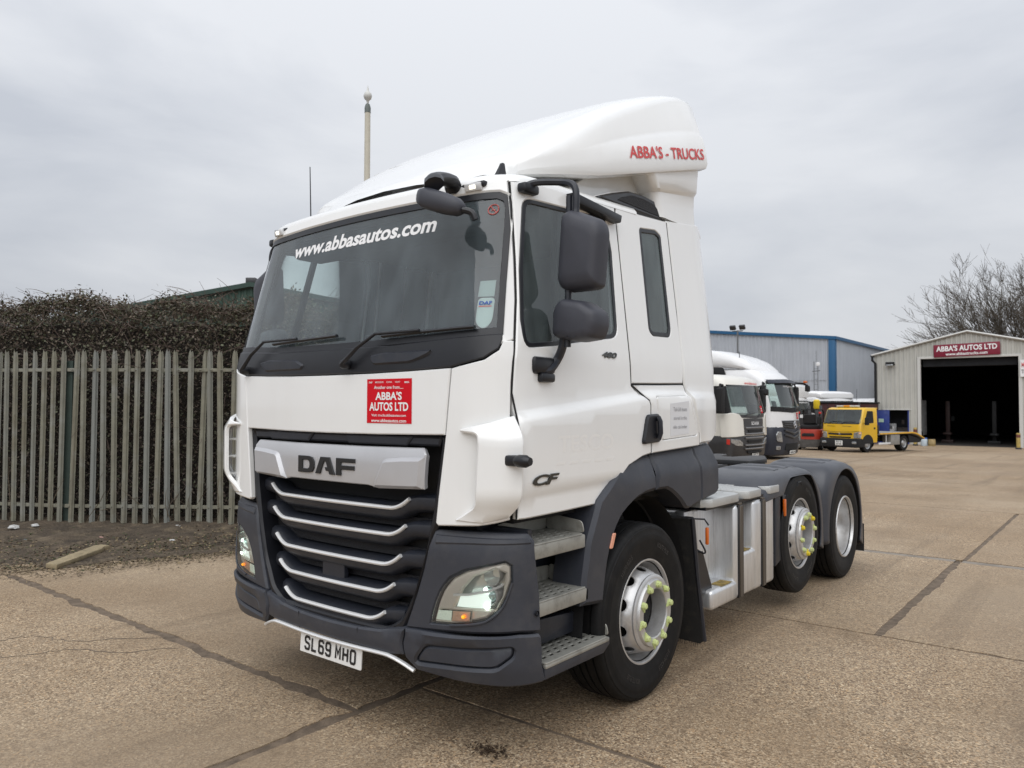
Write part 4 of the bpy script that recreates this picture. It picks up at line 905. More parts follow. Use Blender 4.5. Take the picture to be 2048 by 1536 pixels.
part('corner_bolt', lathe([(0, .0), (.012, .0), (.014, .01)], 10, 'x', BUMP(1.30, .72, .002)), black, crn)
part('headlamp_trim', tube([BUMP(x, z, .004) for x, z in smoothpath([(p[0], p[1], 0) for p in hl[8:]+[(.745, .636)]], 3) for x, z in [(x, z)]] if False else [BUMP(p.x+.004, p.y-.008, .003) for p in smoothpath([(q[0], q[1], 0) for q in hl[9:]], 3)], .006, 6), grey, crn)
# headlamp
hlx = thing('headlamp', None, None); hlx.parent = truck
lampb = M('lamp_bezel', (.74, .69, .62), .35, metal=.15); reflm = M('lamp_reflector', (.80, .82, .80), .15, metal=.5); drl = M('lamp_lit', (.9, .95, .9), .2, emit=((.82, 1, .92), 3.2)); lowb = M('lamp_lit_soft', (.8, .85, .8), .25, emit=((.85, 1, .93), .55))
part('lamp_bezel', patch(inset(hl, .003), BUMP, [[(.86, .725), (1.06, .735), (1.10, .80), (1.118, .905), (1.06, .925), (.95, .88), (.90, .82)], [(.775, .655), (.935, .668), (.94, .718), (.79, .705)]], .04, -.022, .02, .008), [lampb, lampb], hlx)
part('lamp_bowl', patch([(.78, .65), (.94, .66), (1.09, .72), (1.13, .92), (1.05, .94), (.93, .895), (.82, .80)], BUMP, [], .05, -.10, .01, .002), [reflm, lampb], hlx)
part('projector_shroud', lathe([(.040, .05), (.044, -.02), (.050, -.045), (.046, -.052), (.040, -.04)], 24, 'y', BUMP(1.045, .795, -.085)), chrome, hlx)
part('projector_lens', lathe([(0, -.05), (.02, -.046), (.033, -.034), (.040, -.01)], 24, 'y', BUMP(1.045, .795, -.08)), M('projector_glass', (.32, .42, .42), .04, coat=1, spec=.9, metal=.3), hlx)
part('lit_spot', [lathe([(0, -.058), (.010, -.056), (.012, -.05)], 12, 'y', BUMP(1.03, .825, -.075)), lathe([(0, -.058), (.009, -.056), (.010, -.05)], 12, 'y', BUMP(1.035, .745, -.07))], drl, hlx)
part('main_beam_reflector', lathe([(0, .03), (.02, .026), (.035, .012), (.045, -.012), (.05, -.04)], 22, 'y', BUMP(1.055, .89, -.075)), reflm, hlx)
part('light_blade', tube([BUMP(.862, .787, -.015), BUMP(.93, .797, -.012), BUMP(1.03, .822, -.012), BUMP(1.09, .848, -.016), BUMP(1.105, .858, -.02)], .0065, 6), printw, hlx)
part('soft_light', patch([(.866, .728), (1.03, .735), (1.04, .82), (.885, .785)], BUMP, [], .04, -.035, .004, .002), [lowb, lowb], hlx)
part('side_light', patch([(.768, .656), (.848, .66), (.852, .708), (.782, .70)], BUMP, [], .03, -.018, .006, .002), [M('crystal_lit', (.62, .68, .58), .15, emit=((.85, 1, .85), .25), bump=(150, 1, .01)), reflm], hlx)
part('indicator', patch([(.852, .66), (.932, .67), (.937, .716), (.857, .708)], BUMP, [], .03, -.018, .006, .002), [M('indicator_amber', (.70, .50, .38), .2, emit=((1, .3, .05), .03), bump=(70, .8, .01)), reflm], hlx)
part('indicator_bulb', lathe([(0, -.02), (.009, -.012), (.010, 0)], 10, 'y', BUMP(.912, .692, -.012)), M('bulb_amber', (1, .35, .0), .3, emit=((1, .35, .02), .8)), hlx)
part('lamp_cover', patch(hl, BUMP, [], .05, .001, .003, .001, False), [lens, lens], hlx)
mirror_tree(hlx, truck)
both(crn)
# lower bumper
lb = [(.598, .590), (.575, .515), (.585, .445), (.645, .385), (.87, .374), (1.1, .376), (1.33, .390), (1.35, .40), (1.352, .610), (1.33, .624), (1.2, .628), (1.0, .615), (.80, .598)]
def lowx(u, z):
    p = bumpxy(u, z); k = .022*math.exp(-((z-.60)/.03)**2); t = max(0, .47-z); p.y += t*.35-k*.6; return p
LOW = lift(lowx)
fog = rounded([(.648, .432), (.715, .522), (1.165, .566), (1.16, .528), (1.065, .468)], .03)
lbo = part('bumper_end', patch(lb, LOW, [inset(fog, -.004)], .04, .006, .06, .012), [grey, pitch])
part('bumper_end_cover', patch(fog, LOW, [], .04, -.004, .02, .010), [grey, pitch], lbo); both(lbo)
ctr = [(-.588, .582), (-.565, .515), (-.575, .452), (-.50, .438), (.50, .438), (.575, .452), (.565, .515), (.588, .582), (.52, .572), (.42, .553), (.26, .540), (0, .536), (-.26, .540), (-.42, .553), (-.52, .572)]
cb = part('bumper_centre', patch(ctr, LOW, [], .04, .002, .06, .010), [grey, pitch])
for x in (-.24, .26): part('bumper_seam', tube([LOW(x, .538, .003), LOW(x, .445, .003)], .0022, 5), pitch, cb)
part('lower_trim', tube(smoothpath([LOW(x, z, .008) for x, z in ((-.63, .385), (-.57, .412), (-.50, .434), (-.43, .440), (-.22, .436), (0, .434), (.22, .436), (.43, .440), (.50, .434), (.57, .412), (.63, .385))], 4), .014, 8, .7), chrome, cb)
pl_ = part('number_plate', patch(rounded([(-.26, -.0555), (.26, -.0555), (.26, .0555), (-.26, .0555)], .008), flat((.02, .047, .372), (1, 0, 0), (0, .06, 1)), [], .2, 0, .006, .001), [plate_m, plate_m])
UK = flat((.02, .045, .372), (1, 0, 0), (0, .06, 1))
def ribbon(pts, w, fn, closed=False):
    n_ = len(pts); V = []; F = []
    for i in range(n_):
        p = Vector(pts[i]); a = Vector(pts[i-1]) if (i or closed) else p; c = Vector(pts[(i+1) % n_]) if (i < n_-1 or closed) else p
        d1 = (p-a).normalized() if (p-a).length > 0 else (c-p).normalized(); d2 = (c-p).normalized() if (c-p).length > 0 else d1
        n1 = Vector((-d1.y, d1.x)); n2 = Vector((-d2.y, d2.x)); mt = (n1+n2)
        mt = mt.normalized()*min(w/2/max(.35, mt.normalized().dot(n1)), w*.95) if mt.length > 1e-6 else n1*w/2
        V += [fn(*(p+mt), .0008), fn(*(p-mt), .0008)]
    F = [[2*i+1, 2*((i+1) % n_)+1, 2*((i+1) % n_), 2*i] for i in range(n_ if closed else n_-1)]; return V, F
SIX = [(1, .80), (1, .88), (.82, 1), (.18, 1), (0, .88), (0, .12), (.18, 0), (.82, 0), (1, .12), (1, .45), (.82, .57), (.18, .57), (.02, .48)]
GLY = {'S': [[(1, .78), (1, .88), (.82, 1), (.18, 1), (0, .88), (0, .64), (.16, .54), (.84, .46), (1, .36), (1, .12), (.82, 0), (.18, 0), (0, .12), (0, .22)]], 'L': [[(0, 1), (0, 0), (1, 0)]], '6': [SIX], '9': [[(1-x, 1-y) for x, y in SIX]],
       'M': [[(0, 0), (0, 1), (.5, .38), (1, 1), (1, 0)]], 'H': [[(0, 0), (0, 1)], [(1, 0), (1, 1)], [(.02, .5), (.98, .5)]], 'O': [[(.18, 0), (.82, 0), (1, .12), (1, .88), (.82, 1), (.18, 1), (0, .88), (0, .12)]]}
x_ = -.219
for ch in 'SL69 MHO':
    if ch == ' ': x_ += .022; continue
    part('plate_letter', [ribbon([(x_+.007+px*.036, -.0325+pz*.065) for px, pz in st], .0135, UK, ch == 'O') for st in GLY[ch]], ink, pl_, 0); x_ += .061
part('underbody', [box(-.9, .9, .25, .8, .45, 1.1), box(-.55, .55, .5, 2.2, .42, 1.15)], pitch)
# ---- steps and step well
well = part('step_well', [box(.90, .935, .24, .98, .40, 1.16), box(.90, 1.18, .93, .97, .40, 1.14), box(.90, 1.17, .30, .33, .40, 1.1)], dgrey)
def step(z, y0_, y1_, x1_, dep=.30, rake=.0):
    """tray step: perforated tread, upstand behind, lip in front"""
    st = part('step', box(x1_-.03, x1_, y0_, y1_, z-(.075 if z > .6 else .03), z-.006, .008), stepm)
    hs = []; x0_ = x1_-dep; ny = int((y1_-y0_-.06)/.062)
    for r in range(5):
        for c in range(ny):
            yy_ = y0_+.045+c*.062+(.03 if r % 2 else 0); xx = x0_+.06+r*.042
            if yy_+.034 < y1_-.02: hs.append([(xx, yy_), (xx+.020, yy_), (xx+.020, yy_+.036), (xx, yy_+.036)])
    part('step_tread', patch(rounded([(x0_, y0_), (x1_, y0_), (x1_, y1_-.02), (x1_-.05, y1_), (x0_, y1_)], .02), flat((0, 0, z), (1, 0, 0), (0, 1, 0)), hs, .2, 0, .006, .002), [stepm, stepm], st)
    part('step_upstand', [patch(rounded([(y0_, z), (y1_, z), (y1_, z+.075), (y1_-.22, z+.085), (y0_, z+.06)], .02), lift(lambda y, zz: Vector((x0_+.03, y, zz))), [], .2, 0, .006, .002), patch(rounded([(x0_+.03, z), (x1_-.005, z), (x1_-.02, z+.06), (x0_+.03, z+.085)], .02), lift(lambda x, zz: Vector((x, y1_-.006, zz))), [], .2, 0, .006, .002)], [stepm, stepm], st)
    part('step_pan', box(x0_+.02, x1_-.04, y0_+.01, y1_-.01, z-.03, z-.012), pitch, st)
    return st
for s_ in (step(1.035, .30, .75, 1.20, .28), step(.765, .325, .755, 1.215, .28), step(.475, .36, .93, 1.235, .30)): both(s_)
sk = part('step_skirt', [prism([(.358, .392), (.885, .390), (.945, .425), (.948, .463), (.36, .463)], 'x', .98, 1.228, .012)], grey); both(sk)
well2 = part('step_side_panel', [prism([(.33, .50), (.955, .50), (.955, .585), (.93, .60), (.34, .64)], 'x', .93, 1.10, .012)], dgrey); both(well2)
both(well)
# ---- wheel arch and cab corner panel
arch = [(.705, .665), (.72, .80), (.762, .985), (.868, 1.192), (1.019, 1.295), (1.111, 1.348), (1.25, 1.383), (1.376, 1.402), (1.5, 1.408), (1.5, 1.19), (1.376, 1.183), (1.27, 1.160), (1.178, 1.122), (1.10, 1.08), (1.043, 1.025), (.99, .95), (.954, .856), (.925, .74), (.908, .645)]
ARC = lift(lambda y, z: Vector((1.215-.05*sstep((z-1.25)/.17)-.03*sstep((y-1.1)/.5)*0, y, z)))
ap = part('wheel_arch', patch(arch, ARC, [], .05, 0, .20, .022), [grey, pitch])
qp = [(1.508, 1.409), (2.06, 1.428), (2.085, 1.42), (2.115, 1.16), (2.10, 1.07), (1.935, 1.04), (1.883, 1.048), (1.82, 1.10), (1.754, 1.14), (1.69, 1.172), (1.629, 1.192), (1.508, 1.193)]
def qx(y, z):
    r = 1.28+.10*(y-1.5)/.6; return Vector((1.215-.05*sstep((z-1.28)/.13)-.0, y, z))
QUA = lift(qx)
part('arch_rear_panel', patch(qp, QUA, [], .045, 0, .20, .016), [grey, pitch], ap)
rp = [(2.092, 1.425), (2.345, 1.436), (2.395, 1.40), (2.395, 1.125), (2.36, 1.098), (2.115, 1.07), (2.122, 1.16)]
part('arch_end_panel', patch(rp, QUA, [], .05, -.004, .20, .016), [grey, pitch], ap)
part('arch_lining', [tube([(1.0, 1.38+.60*math.cos(a), .50+.66*math.sin(a)) for a in [R(18+150*k/16) for k in range(17)]], .01, 4)]+[loft([[Vector((.80, 1.38+.60*math.cos(a), .50+.67*math.sin(a))), Vector((1.16, 1.38+.60*math.cos(a), .50+.67*math.sin(a)))] for a in [R(-8+190*k/20) for k in range(21)]], False)], pitch, ap)
mk2 = part('side_marker', patch(rounded([(.955, .925), (.985, .922), (1.02, 1.002), (.99, 1.005)], .01), lift(lambda y, z: Vector((1.222, y, z))), [], .05, 0, .01, .003), [M('amber_reflector', (.75, .34, .22), .3, coat=.5), black], ap)
both(ap)
# ---- wheels
def tyre_prof(w, ro, ri):
    return [(ri, -w*.40), (ri+.012, -w*.47), (ri+.05, -w*.5), (ri+.12, -w*.5), (ro-.06, -w*.485), (ro-.035, -w*.47), (ro-.022, -w*.46), (ro-.012, -w*.435), (ro-.004, -w*.40),
            (ro, -w*.30), (ro, -w*.285), (ro-.014, -w*.28), (ro-.014, -w*.25), (ro, -w*.245), (ro, -w*.10), (ro-.014, -w*.095), (ro-.014, -w*.06), (ro, -w*.055),
            (ro, w*.055), (ro-.014, w*.06), (ro-.014, w*.095), (ro, w*.10), (ro, w*.245), (ro-.014, w*.25), (ro-.014, w*.28), (ro, w*.285), (ro, w*.30), (ro-.004, w*.40), (ro-.012, w*.435), (ro-.020, w*.455),
            (ro-.026, w*.458), (ro-.03, w*.478), (ro-.06, w*.485), (ro-.066, w*.495), (ro-.074, w*.49), (ri+.13, w*.503), (ri+.122, w*.495), (ri+.06, w*.5), (ri+.052, w*.49), (ri+.03, w*.475), (ri+.012, w*.46), (ri, w*.43), (ri-.01, w*.38)]
def front_wheel(loc, nutmat, rot=0, lift_z=0):
    """single wheel with the disc bulging outwards; local x points out of the vehicle, origin at the hub on the rim plane"""
    w = thing('wheel', None, None, loc); w.parent = truck
    ty = make('tyre', lathe([(r, h-.135) for r, h in tyre_prof(.30, .505, .288)], 80), rubber, w)
    make('tyre_lettering', [move(text_part(s_, .15, .028, lambda a, b, d=0, A=A: Vector((.0165, (.385+b)*math.sin(A+a/.385), (.385+b)*math.cos(A+a/.385))), .01), Matrix.Identity(4)) for s_, A in (('ROUTE PLUS', .5), ('315/70 R22.5', 2.6), ('ROUTE PLUS', 3.6), ('315/70 R22.5', 5.6))], M('tyre_text', (.03, .03, .031), .5), ty, 0)
    rim = make('rim', lathe([(.300, -.02), (.303, -.004), (.298, .004), (.290, .004), (.284, -.004), (.281, -.03), (.272, -.055), (.262, -.095), (.258, -.12), (.255, -.18)], 64), rimm, w)
    # pierced disc between the well and the hub ring
    rad = lambda s: interp(s, [(0, .262), (.03, .256), (.09, .236), (.13, .214)]); hgt = lambda s: interp(s, [(0, -.105), (.03, -.08), (.09, -.015), (.13, .032)])
    DIS = lambda a, b, d=0: Vector((hgt(b)+d*.45, (rad(b)+d*.7)*math.cos(a/.24), (rad(b)+d*.7)*math.sin(a/.24)))
    T = 2*math.pi*.24; holes = []
    for k in range(10):
        c = (k+.5)*T/10; holes.append([(c+.036*math.cos(t), .078+.026*math.sin(t)) for t in [2*math.pi*j/14 for j in range(14)]])
    P_ = patch([(0, .002), (T, .002), (T, .13), (0, .13)], DIS, holes, .028, 0, .010, .001); P_ = fix((P_[0], P_[1]))
    make('disc', P_, rimm, rim)
    make('brake_drum', lathe([(0, -.16), (.245, -.16), (.245, -.2)], 32), pitch, w)
    hub = make('hub_ring', lathe([(.214, .030), (.216, .042), (.205, .050), (.192, .050), (.190, .062), (.186, .066), (.142, .066), (.136, .060), (.134, .02), (.132, -.03)], 56), rimm, w)
    make('hub_cap', lathe([(.0, -.02), (.08, -.02), (.118, -.03), (.133, -.04)], 40), pitch, hub)
    for k in range(10):
        a = 2*math.pi*(k+.3)/10; n_ = make('nut_indicator', fix(loft([[Vector((x, .022*q*math.cos(t)*(1.0), .022*q*math.sin(t)+(.020 if (q == .95 and j == 0) else 0))) for j, t in enumerate([math.pi/2+2*math.pi*j/8 for j in range(8)])] for x, q in ((.0, .95), (.007, .95), (.009, .82), (.020, .76), (.024, .55))])), nutmat[k % len(nutmat)], hub)
        n_.location = (.066, .163*math.cos(a), .163*math.sin(a)); n_.rotation_euler = (random.uniform(0, 6.28), 0, 0)
        bo = make('wheel_bolt_hole', lathe([(0, .001), (.027, .001), (.029, -.002)], 14), steel, n_) if False else None
    return w
def drive_wheel(loc):
    w = thing('wheel', None, None, loc); w.parent = truck
    make('tyre', lathe([(r, h-.135) for r, h in tyre_prof(.28, .505, .288)], 80), rubber, w)
    make('inner_tyre', lathe([(r, h-.46) for r, h in tyre_prof(.28, .505, .288)], 64), rubber, w)
    make('rim', lathe([(.300, -.02), (.303, -.004), (.298, .004), (.290, .004), (.285, -.003), (.282, -.03), (.275, -.036), (.272, -.06), (.268, -.14), (.255, -.16), (.245, -.19), (.20, -.20), (.15, -.20)], 64), rimm, w)
    h = make('hub', lathe([(.16, -.20), (.14, -.17), (.12, -.165), (0, -.165)], 32), hubm, w)
    for k in range(10):
        a = 2*math.pi*k/10; make('wheel_nut', lathe([(0, .03), (.016, .03), (.018, 0)], 6), steel, h).location = (-.20, .19*math.cos(a), .19*math.sin(a))
    return w
YA, YM, YD = 1.38, 4.08, 5.436
w1 = front_wheel((1.20, YA, .505), [nutm]); w2 = front_wheel((1.20, YM, .61), [nutm, nuty, nutm]); w3 = drive_wheel((1.20, YD, .505))
for w_ in (w1, w2, w3):
    c = copy_tree(w_, truck); c.location.x = -1.20; c.rotation_euler = (0, 0, math.pi)
part('front_axle', [tube([(-1.05, YA, .5), (-.6, YA, .42), (.6, YA, .42), (1.05, YA, .5)], .06, 8)], steel)
part('tag_axle', tube([(-1.05, YM, .61), (1.05, YM, .61)], .07, 8), steel); part('drive_axle', [tube([(-1.0, YD, .505), (1.0, YD, .505)], .09, 10), lathe([(0, -.25), (.15, -.22), (.2, 0), (.15, .2), (0, .22)], 20, 'y', (0, YD, .52))], steel)
part('chassis_rail', box(.36, .44, .7, 6.25, .72, 1.0, .01), steel); part('chassis_rail', box(-.44, -.36, .7, 6.25, .72, 1.0, .01), steel)
for y in (2.4, 3.4, 4.7, 6.2): part('cross_member', box(-.37, .37, y-.05, y+.05, .76, .96, .01), steel)
# fifth wheel coupling
fw = part('fifth_wheel', [prism([(-.45, 4.85), (.45, 4.85), (.48, 5.1), (.45, 5.35), (.28, 5.75), (.16, 5.75), (.07, 5.35), (-.07, 5.35), (-.16, 5.75), (-.28, 5.75), (-.45, 5.35), (-.48, 5.1)], 'z', 1.10, 1.15, .01)], steel)
part('fifth_wheel_bracket', [box(.3, .46, 4.95, 5.3, .98, 1.11, .02), box(-.46, -.3, 4.95, 5.3, .98, 1.11, .02)], steel, fw)
part('suzi_hose', [tube(smoothpath([(x, 2.2, 1.9), (x+.05, 2.5, 1.35), (x+.1, 2.7, 1.2), (x+.02, 3.0, 1.3), (x, 3.1, 1.1)], 6), .018, 6) for x in (-.2, .0, .2)], black)
part('exhaust_box', box(-1.15, -.5, 2.2, 3.3, .4, 1.0, .05), alu)
# ---- mud flap behind the front wheel
fl_ = [(.86, .95), (1.185, .96), (1.205, .15), (1.18, .13), (.88, .14)]
fl = part('mud_flap', patch(fl_, lift(lambda x, z: Vector((x, 2.02+.14*(1-z)+.05*(x-1.0)**2, z))), [], .08, 0, .012, .003), [flapm, flapm])
part('flap_fringe', [tube([(x, 2.15, .15), (x+random.gauss(0, .006), 2.155, .15-random.uniform(.015, .05))], [.003, .001], 3) for x in [.88+.0075*k for k in range(40)]], flapm, fl, 0); both(fl)
part('flap_edge', tube([(1.187, 2.03, .965), (1.195, 2.08, .6), (1.207, 2.16, .15)], .014, 6), dgrey, fl)
brk = part('valve_block', [box(.95, 1.12, 2.12, 2.20, .74, .95, .01), box(1.0, 1.15, 2.10, 2.18, .62, .68, .012)], steel)
part('valve_hose', [tube(smoothpath([(1.16, 2.19, .80), (1.19, 2.21, .73), (1.17, 2.22, .71), (1.12, 2.2, .74)], 5), .006, 5), tube([(1.06, 2.12, .945), (1.19, 2.2, .94), (1.21, 2.22, .90)], .006, 5)], black, brk)
part('marker_lamp', box(1.19, 1.212, 2.205, 2.23, .77, .885, .008), orange, brk)
# ---- fuel tank with two cut-in steps
tk = part('fuel_tank', [box(.48, 1.03, 2.17, 3.462, .312, .985, .035, 3), box(.95, 1.20, 2.70, 2.84, .315, .982, .03, 3), box(.95, 1.199, 2.80, 3.10, .314, .63, .028, 3), box(.95, 1.201, 3.05, 3.465, .313, .984, .03, 3), box(.95, 1.20, 2.30, 2.74, .311, .445, .028, 3), prism([(2.17, .40), (2.34, .40), (2.34, .98), (2.17, .98)], 'x', .98, 1.06, .02)], alu)
for y in (2.755, 3.20): part('tank_strap', [box(1.195, 1.212, y, y+.055, .32, .975, .004, 1), box(.6, 1.205, y, y+.055, .975, .995, .004, 1)], strapm, tk); 
for y in (2.755, 3.20): part('strap_liner', [box(1.19, 1.207, y-.02, y+.075, .318, .978, .003, 1)], black, tk)
ylw = M('worn_yellow', (.42, .30, .08), .8, var=(30, .7), grime=((.12, .10, .07), .9, 16))
part('step_mark', box(1.10, 1.19, 2.48, 2.66, .446, .4475), ylw, tk, 0); part('step_mark', box(1.10, 1.19, 2.88, 3.01, .631, .6325), ylw, tk, 0)
part('tank_side_plate', prism([(2.12, .73), (2.26, .715), (2.40, .46), (2.40, .43), (2.14, .43)], 'x', 1.13, 1.15), black, tk)
cwk0 = [(.45, 2.20), (1.17, 2.20), (1.215, 2.24), (1.215, 2.74), (1.18, 2.80), (1.06, 2.80), (1.06, 2.86), (1.19, 2.88), (1.215, 2.93), (1.215, 3.18), (1.18, 3.24), (1.02, 3.24), (1.02, 3.30), (1.19, 3.32), (1.215, 3.36), (1.215, 3.54), (1.17, 3.585), (.45, 3.585)]
cwk = [(.45, 2.20), (1.16, 2.20), (1.222, 2.26), (1.222, 2.70), (1.17, 2.765), (.99, 2.765), (.93, 2.81), (.99, 2.855), (1.17, 2.855), (1.222, 2.90), (1.222, 3.13), (1.17, 3.195), (.99, 3.195), (.93, 3.24), (.99, 3.285), (1.17, 3.285), (1.222, 3.33), (1.222, 3.52), (1.17, 3.585), (.45, 3.585)]
part('catwalk', prism(cwk, 'z', 1.012, 1.068, .004), tread); part('catwalk_seal', box(.5, 1.19, 2.22, 3.5, .993, 1.014), black)
ribs = []
for i in range(26):
    for j in range(13):
        y = 2.25+.05*i; x = .5+.05*j
        if x < .92 or not (2.74 < y < 2.89 or 3.17 < y < 3.32):
            c = .5*math.pi*((i+j) % 2)+.78; d = Vector((math.cos(c), math.sin(c), 0))*.014; p = Vector((x, y, 1.069)); ribs.append(([p-d+Vector((d.y, -d.x, 0))*.18, p+Vector((d.y, -d.x, 0))*.3, p+d, p-Vector((d.y, -d.x, 0))*.3, p+Vector((0, 0, .003))], [[0, 1, 4], [1, 2, 4], [2, 3, 4], [3, 0, 4]]))
part('tread_pattern', ribs, tread, [o for o in truck.children if o.name.startswith('catwalk')][0], 0)['kind'] = 'stuff'
# ---- rear mudguards
guardm = M('mudguard_plastic', (.040, .044, .056), .36, spec=.65, var=(4, .15), grime=((.10, .098, .095), .3, 6))
def guard(name, cen, pts, x0_=.60, x1_=1.212, ro=.565):
    """mudguard: arch profile (y,z) front to back, rounded shoulder, side face down to the wheel opening"""
    P = smoothpath([(0, a, b) for a, b in pts], 5); cy, cz = cen; lps = []; name_front = cy < 4.5
    def ring(x, k, dz=0): return [Vector((x, cy+(p.y-cy)*k, cz+(p.z-cz)*k+dz)) for p in P]
    for x, k in ((x0_, .97), (x0_+.02, .992), (x0_+.05, 1.0), (x1_-.15, 1.0), (x1_-.10, .994), (x1_-.055, .976), (x1_-.02, .945), (x1_-.004, .905)): lps.append(ring(x, k))
    def opening(x, e): 
        out = []
        for p in P:
            d = Vector((p.y-cy, p.z-cz)); l_ = min(ro+e, d.length*.90); d.normalize(); yy_, zz_ = cy+d.x*l_, cz+d.y*l_
            if name_front and yy_ < cy-.28: zz_ = max(zz_, .975)
            out.append(Vector((x, yy_, zz_)))
        return out
    lps += [opening(x1_, .0), opening(x1_-.006, -.008), opening(x1_-.02, -.006)]
    g = part(name, fix(loft(lps, False)), guardm)
    sol = g.modifiers.new('thickness', 'SOLIDIFY'); sol.thickness = .012; sol.offset = -1
    n_ = len(P)
    for f in (.36, .43, .50, .57, .64):
        i = int(f*(n_-1)); p = P[i]; q = P[min(i+3, n_-1)]
        part('guard_rib', fix(loft([[Vector((x, a.y, a.z+h)) for a, h in ((p, -.004), (p.lerp(q, .25), .016*e), (p.lerp(q, .75), .016*e), (q, -.004))] for x, e in ((x0_+.05, .3), (x0_+.10, 1), (x1_-.20, 1), (x1_-.12, .2))])), guardm, g)
    return g
g2 = guard('mudguard', (YM, .60), [(3.20, .99), (3.24, 1.05), (3.34, 1.11), (3.50, 1.148), (3.78, 1.160), (4.08, 1.163), (4.34, 1.150), (4.52, 1.09), (4.66, .97), (4.74, .78), (4.768, .55), (4.772, .37)])
g3 = guard('mudguard', (YD, .52), [(4.785, .40), (4.79, .75), (4.81, .95), (4.88, 1.07), (5.0, 1.135), (5.25, 1.155), (5.5, 1.150), (5.75, 1.10), (5.92, 1.00), (6.03, .84), (6.09, .62), (6.12, .42), (6.13, .22)], ro=.56)
both(g2); both(g3)
for y in (3.42, 3.98): part('guard_clip', tube([(1.213, y, 1.02), (1.213, y+.01, 1.05), (1.213, y+.09, 1.05), (1.213, y+.10, 1.02)], .006, 5), black)
cvr = part('axle_cover', [prism([(3.50, .99), (3.85, .96), (3.74, .86), (3.66, .70), (3.62, .45), (3.50, .42)], 'x', 1.10, 1.20, .01)], dgrey)
part('marker_lamp', box(1.20, 1.225, 3.66, 3.685, .80, .94, .008), orange, cvr)
part('lamp_bracket', box(1.17, 1.20, 3.60, 3.67, .75, .97, .006), black, cvr)
rf_ = part('rear_mud_flap', box(.62, 1.20, 6.13, 6.145, .16, .45, .004), flapm); both(rf_)
# ---- cab interior
part('dashboard', [prism([(.22, 1.98), (.45, 2.0), (.62, 1.95), (.70, 1.85), (.68, 1.4), (.3, 1.4)], 'x', -1.08, 1.08, .03)], inner)
sw_ = part('steering_wheel', [tube([(-.55+.22*math.cos(a), .78+.22*math.sin(a)*.55, 1.98+.22*math.sin(a)*.75) for a in [2*math.pi*k/28 for k in range(29)]], .016, 8), tube([(-.55, .65, 1.80), (-.55, .78, 1.97)], .05, 8), tube([(-.75, .78, 1.98), (-.35, .78, 1.98)], .018, 6)], black)
for x in (-.55, .55):
    st = part('seat', [box(x-.26, x+.26, 1.0, 1.5, 1.42, 1.58, .05, 3), prism([(1.42, 1.55), (1.56, 1.55), (1.66, 2.2), (1.56, 2.24)], 'x', x-.25, x+.25, .04), box(x-.2, x+.2, 1.05, 1.45, 1.2, 1.42)], inner)
    part('head_restraint', prism([(1.56, 2.25), (1.68, 2.25), (1.70, 2.48), (1.60, 2.5)], 'x', x-.15, x+.15, .04), inner, st)
part('rear_trim', [box(-1.04, 1.04, 1.90, 1.985, 1.25, 2.85), box(-1.0, 1.0, 1.55, 1.95, 1.5, 1.75, .04)], inner)
part('overhead_shelf', [box(-.95, .95, .46, .70, 2.66, 2.78, .03), box(-1.0, 1.0, .70, 1.95, 2.77, 2.82, .01)], inner)
part('dash_gadget', [box(-.02, .06, .30, .36, 1.99, 2.09, .01)], black)
# ================================================================== background
CX, CY, CZ = 3.3737, -2.5682, 1.6888
def place(x, y):
    """real position and size factor of a thing whose base is sighted at (x, y): the far yard falls away gently, so it stands farther off and lower"""
    s = (CZ+.013*(CY-7.1))/(CZ-.013*(y-CY)); return (CX+s*(x-CX), CY+s*(y-CY), gz(CY+s*(y-CY))), s
bgglass = glass('cab_glass', (.75, .86, .83), .10, dust_haze_col=(.34, .40, .40)); dglass = M('dark_glass', (.03, .038, .04), .05, spec=.6, var=(1.2, .5))
bgwhite = M('fleet_white', (.80, .80, .80), .25, coat=.5, var=(1, .04))
ivory = M('fleet_ivory', (.74, .72, .66), .3, coat=.4, var=(1, .05))
gunm = M('gunmetal', (.055, .055, .058), .4, metal=.2, var=(3, .2)); barm = M('grille_bar', (.22, .22, .225), .35, metal=.5)
navy = M('navy_plastic', (.022, .026, .04), .45, var=(3, .2))
lampm = M('lamp_glass', (.55, .57, .58), .12, metal=.6, var=(14, .6)); redlamp = M('red_lamp', (.5, .03, .02), .25)
def cab_surface(h, by, corner, rake):
    """front of a cab-over lorry: half width h, bow by, corner radius, rake = [(z, set-back)]"""
    def f(u, z):
        s = 1 if u >= 0 else -1; a = abs(u); Y = interp(z, rake); xc = h-corner; L_ = corner*1.5
        if a <= xc: x = a; y = Y+by*(a/xc)**2
        elif a <= xc+L_: t = (a-xc)/L_; x = xc+corner*(2*t-t*t); y = Y+by+2*t*(1-t)*by/xc*corner+t*t*corner
        else: x = h; y = Y+by+corner+a-xc-L_
        return Vector((s*x, y, z))
    return f
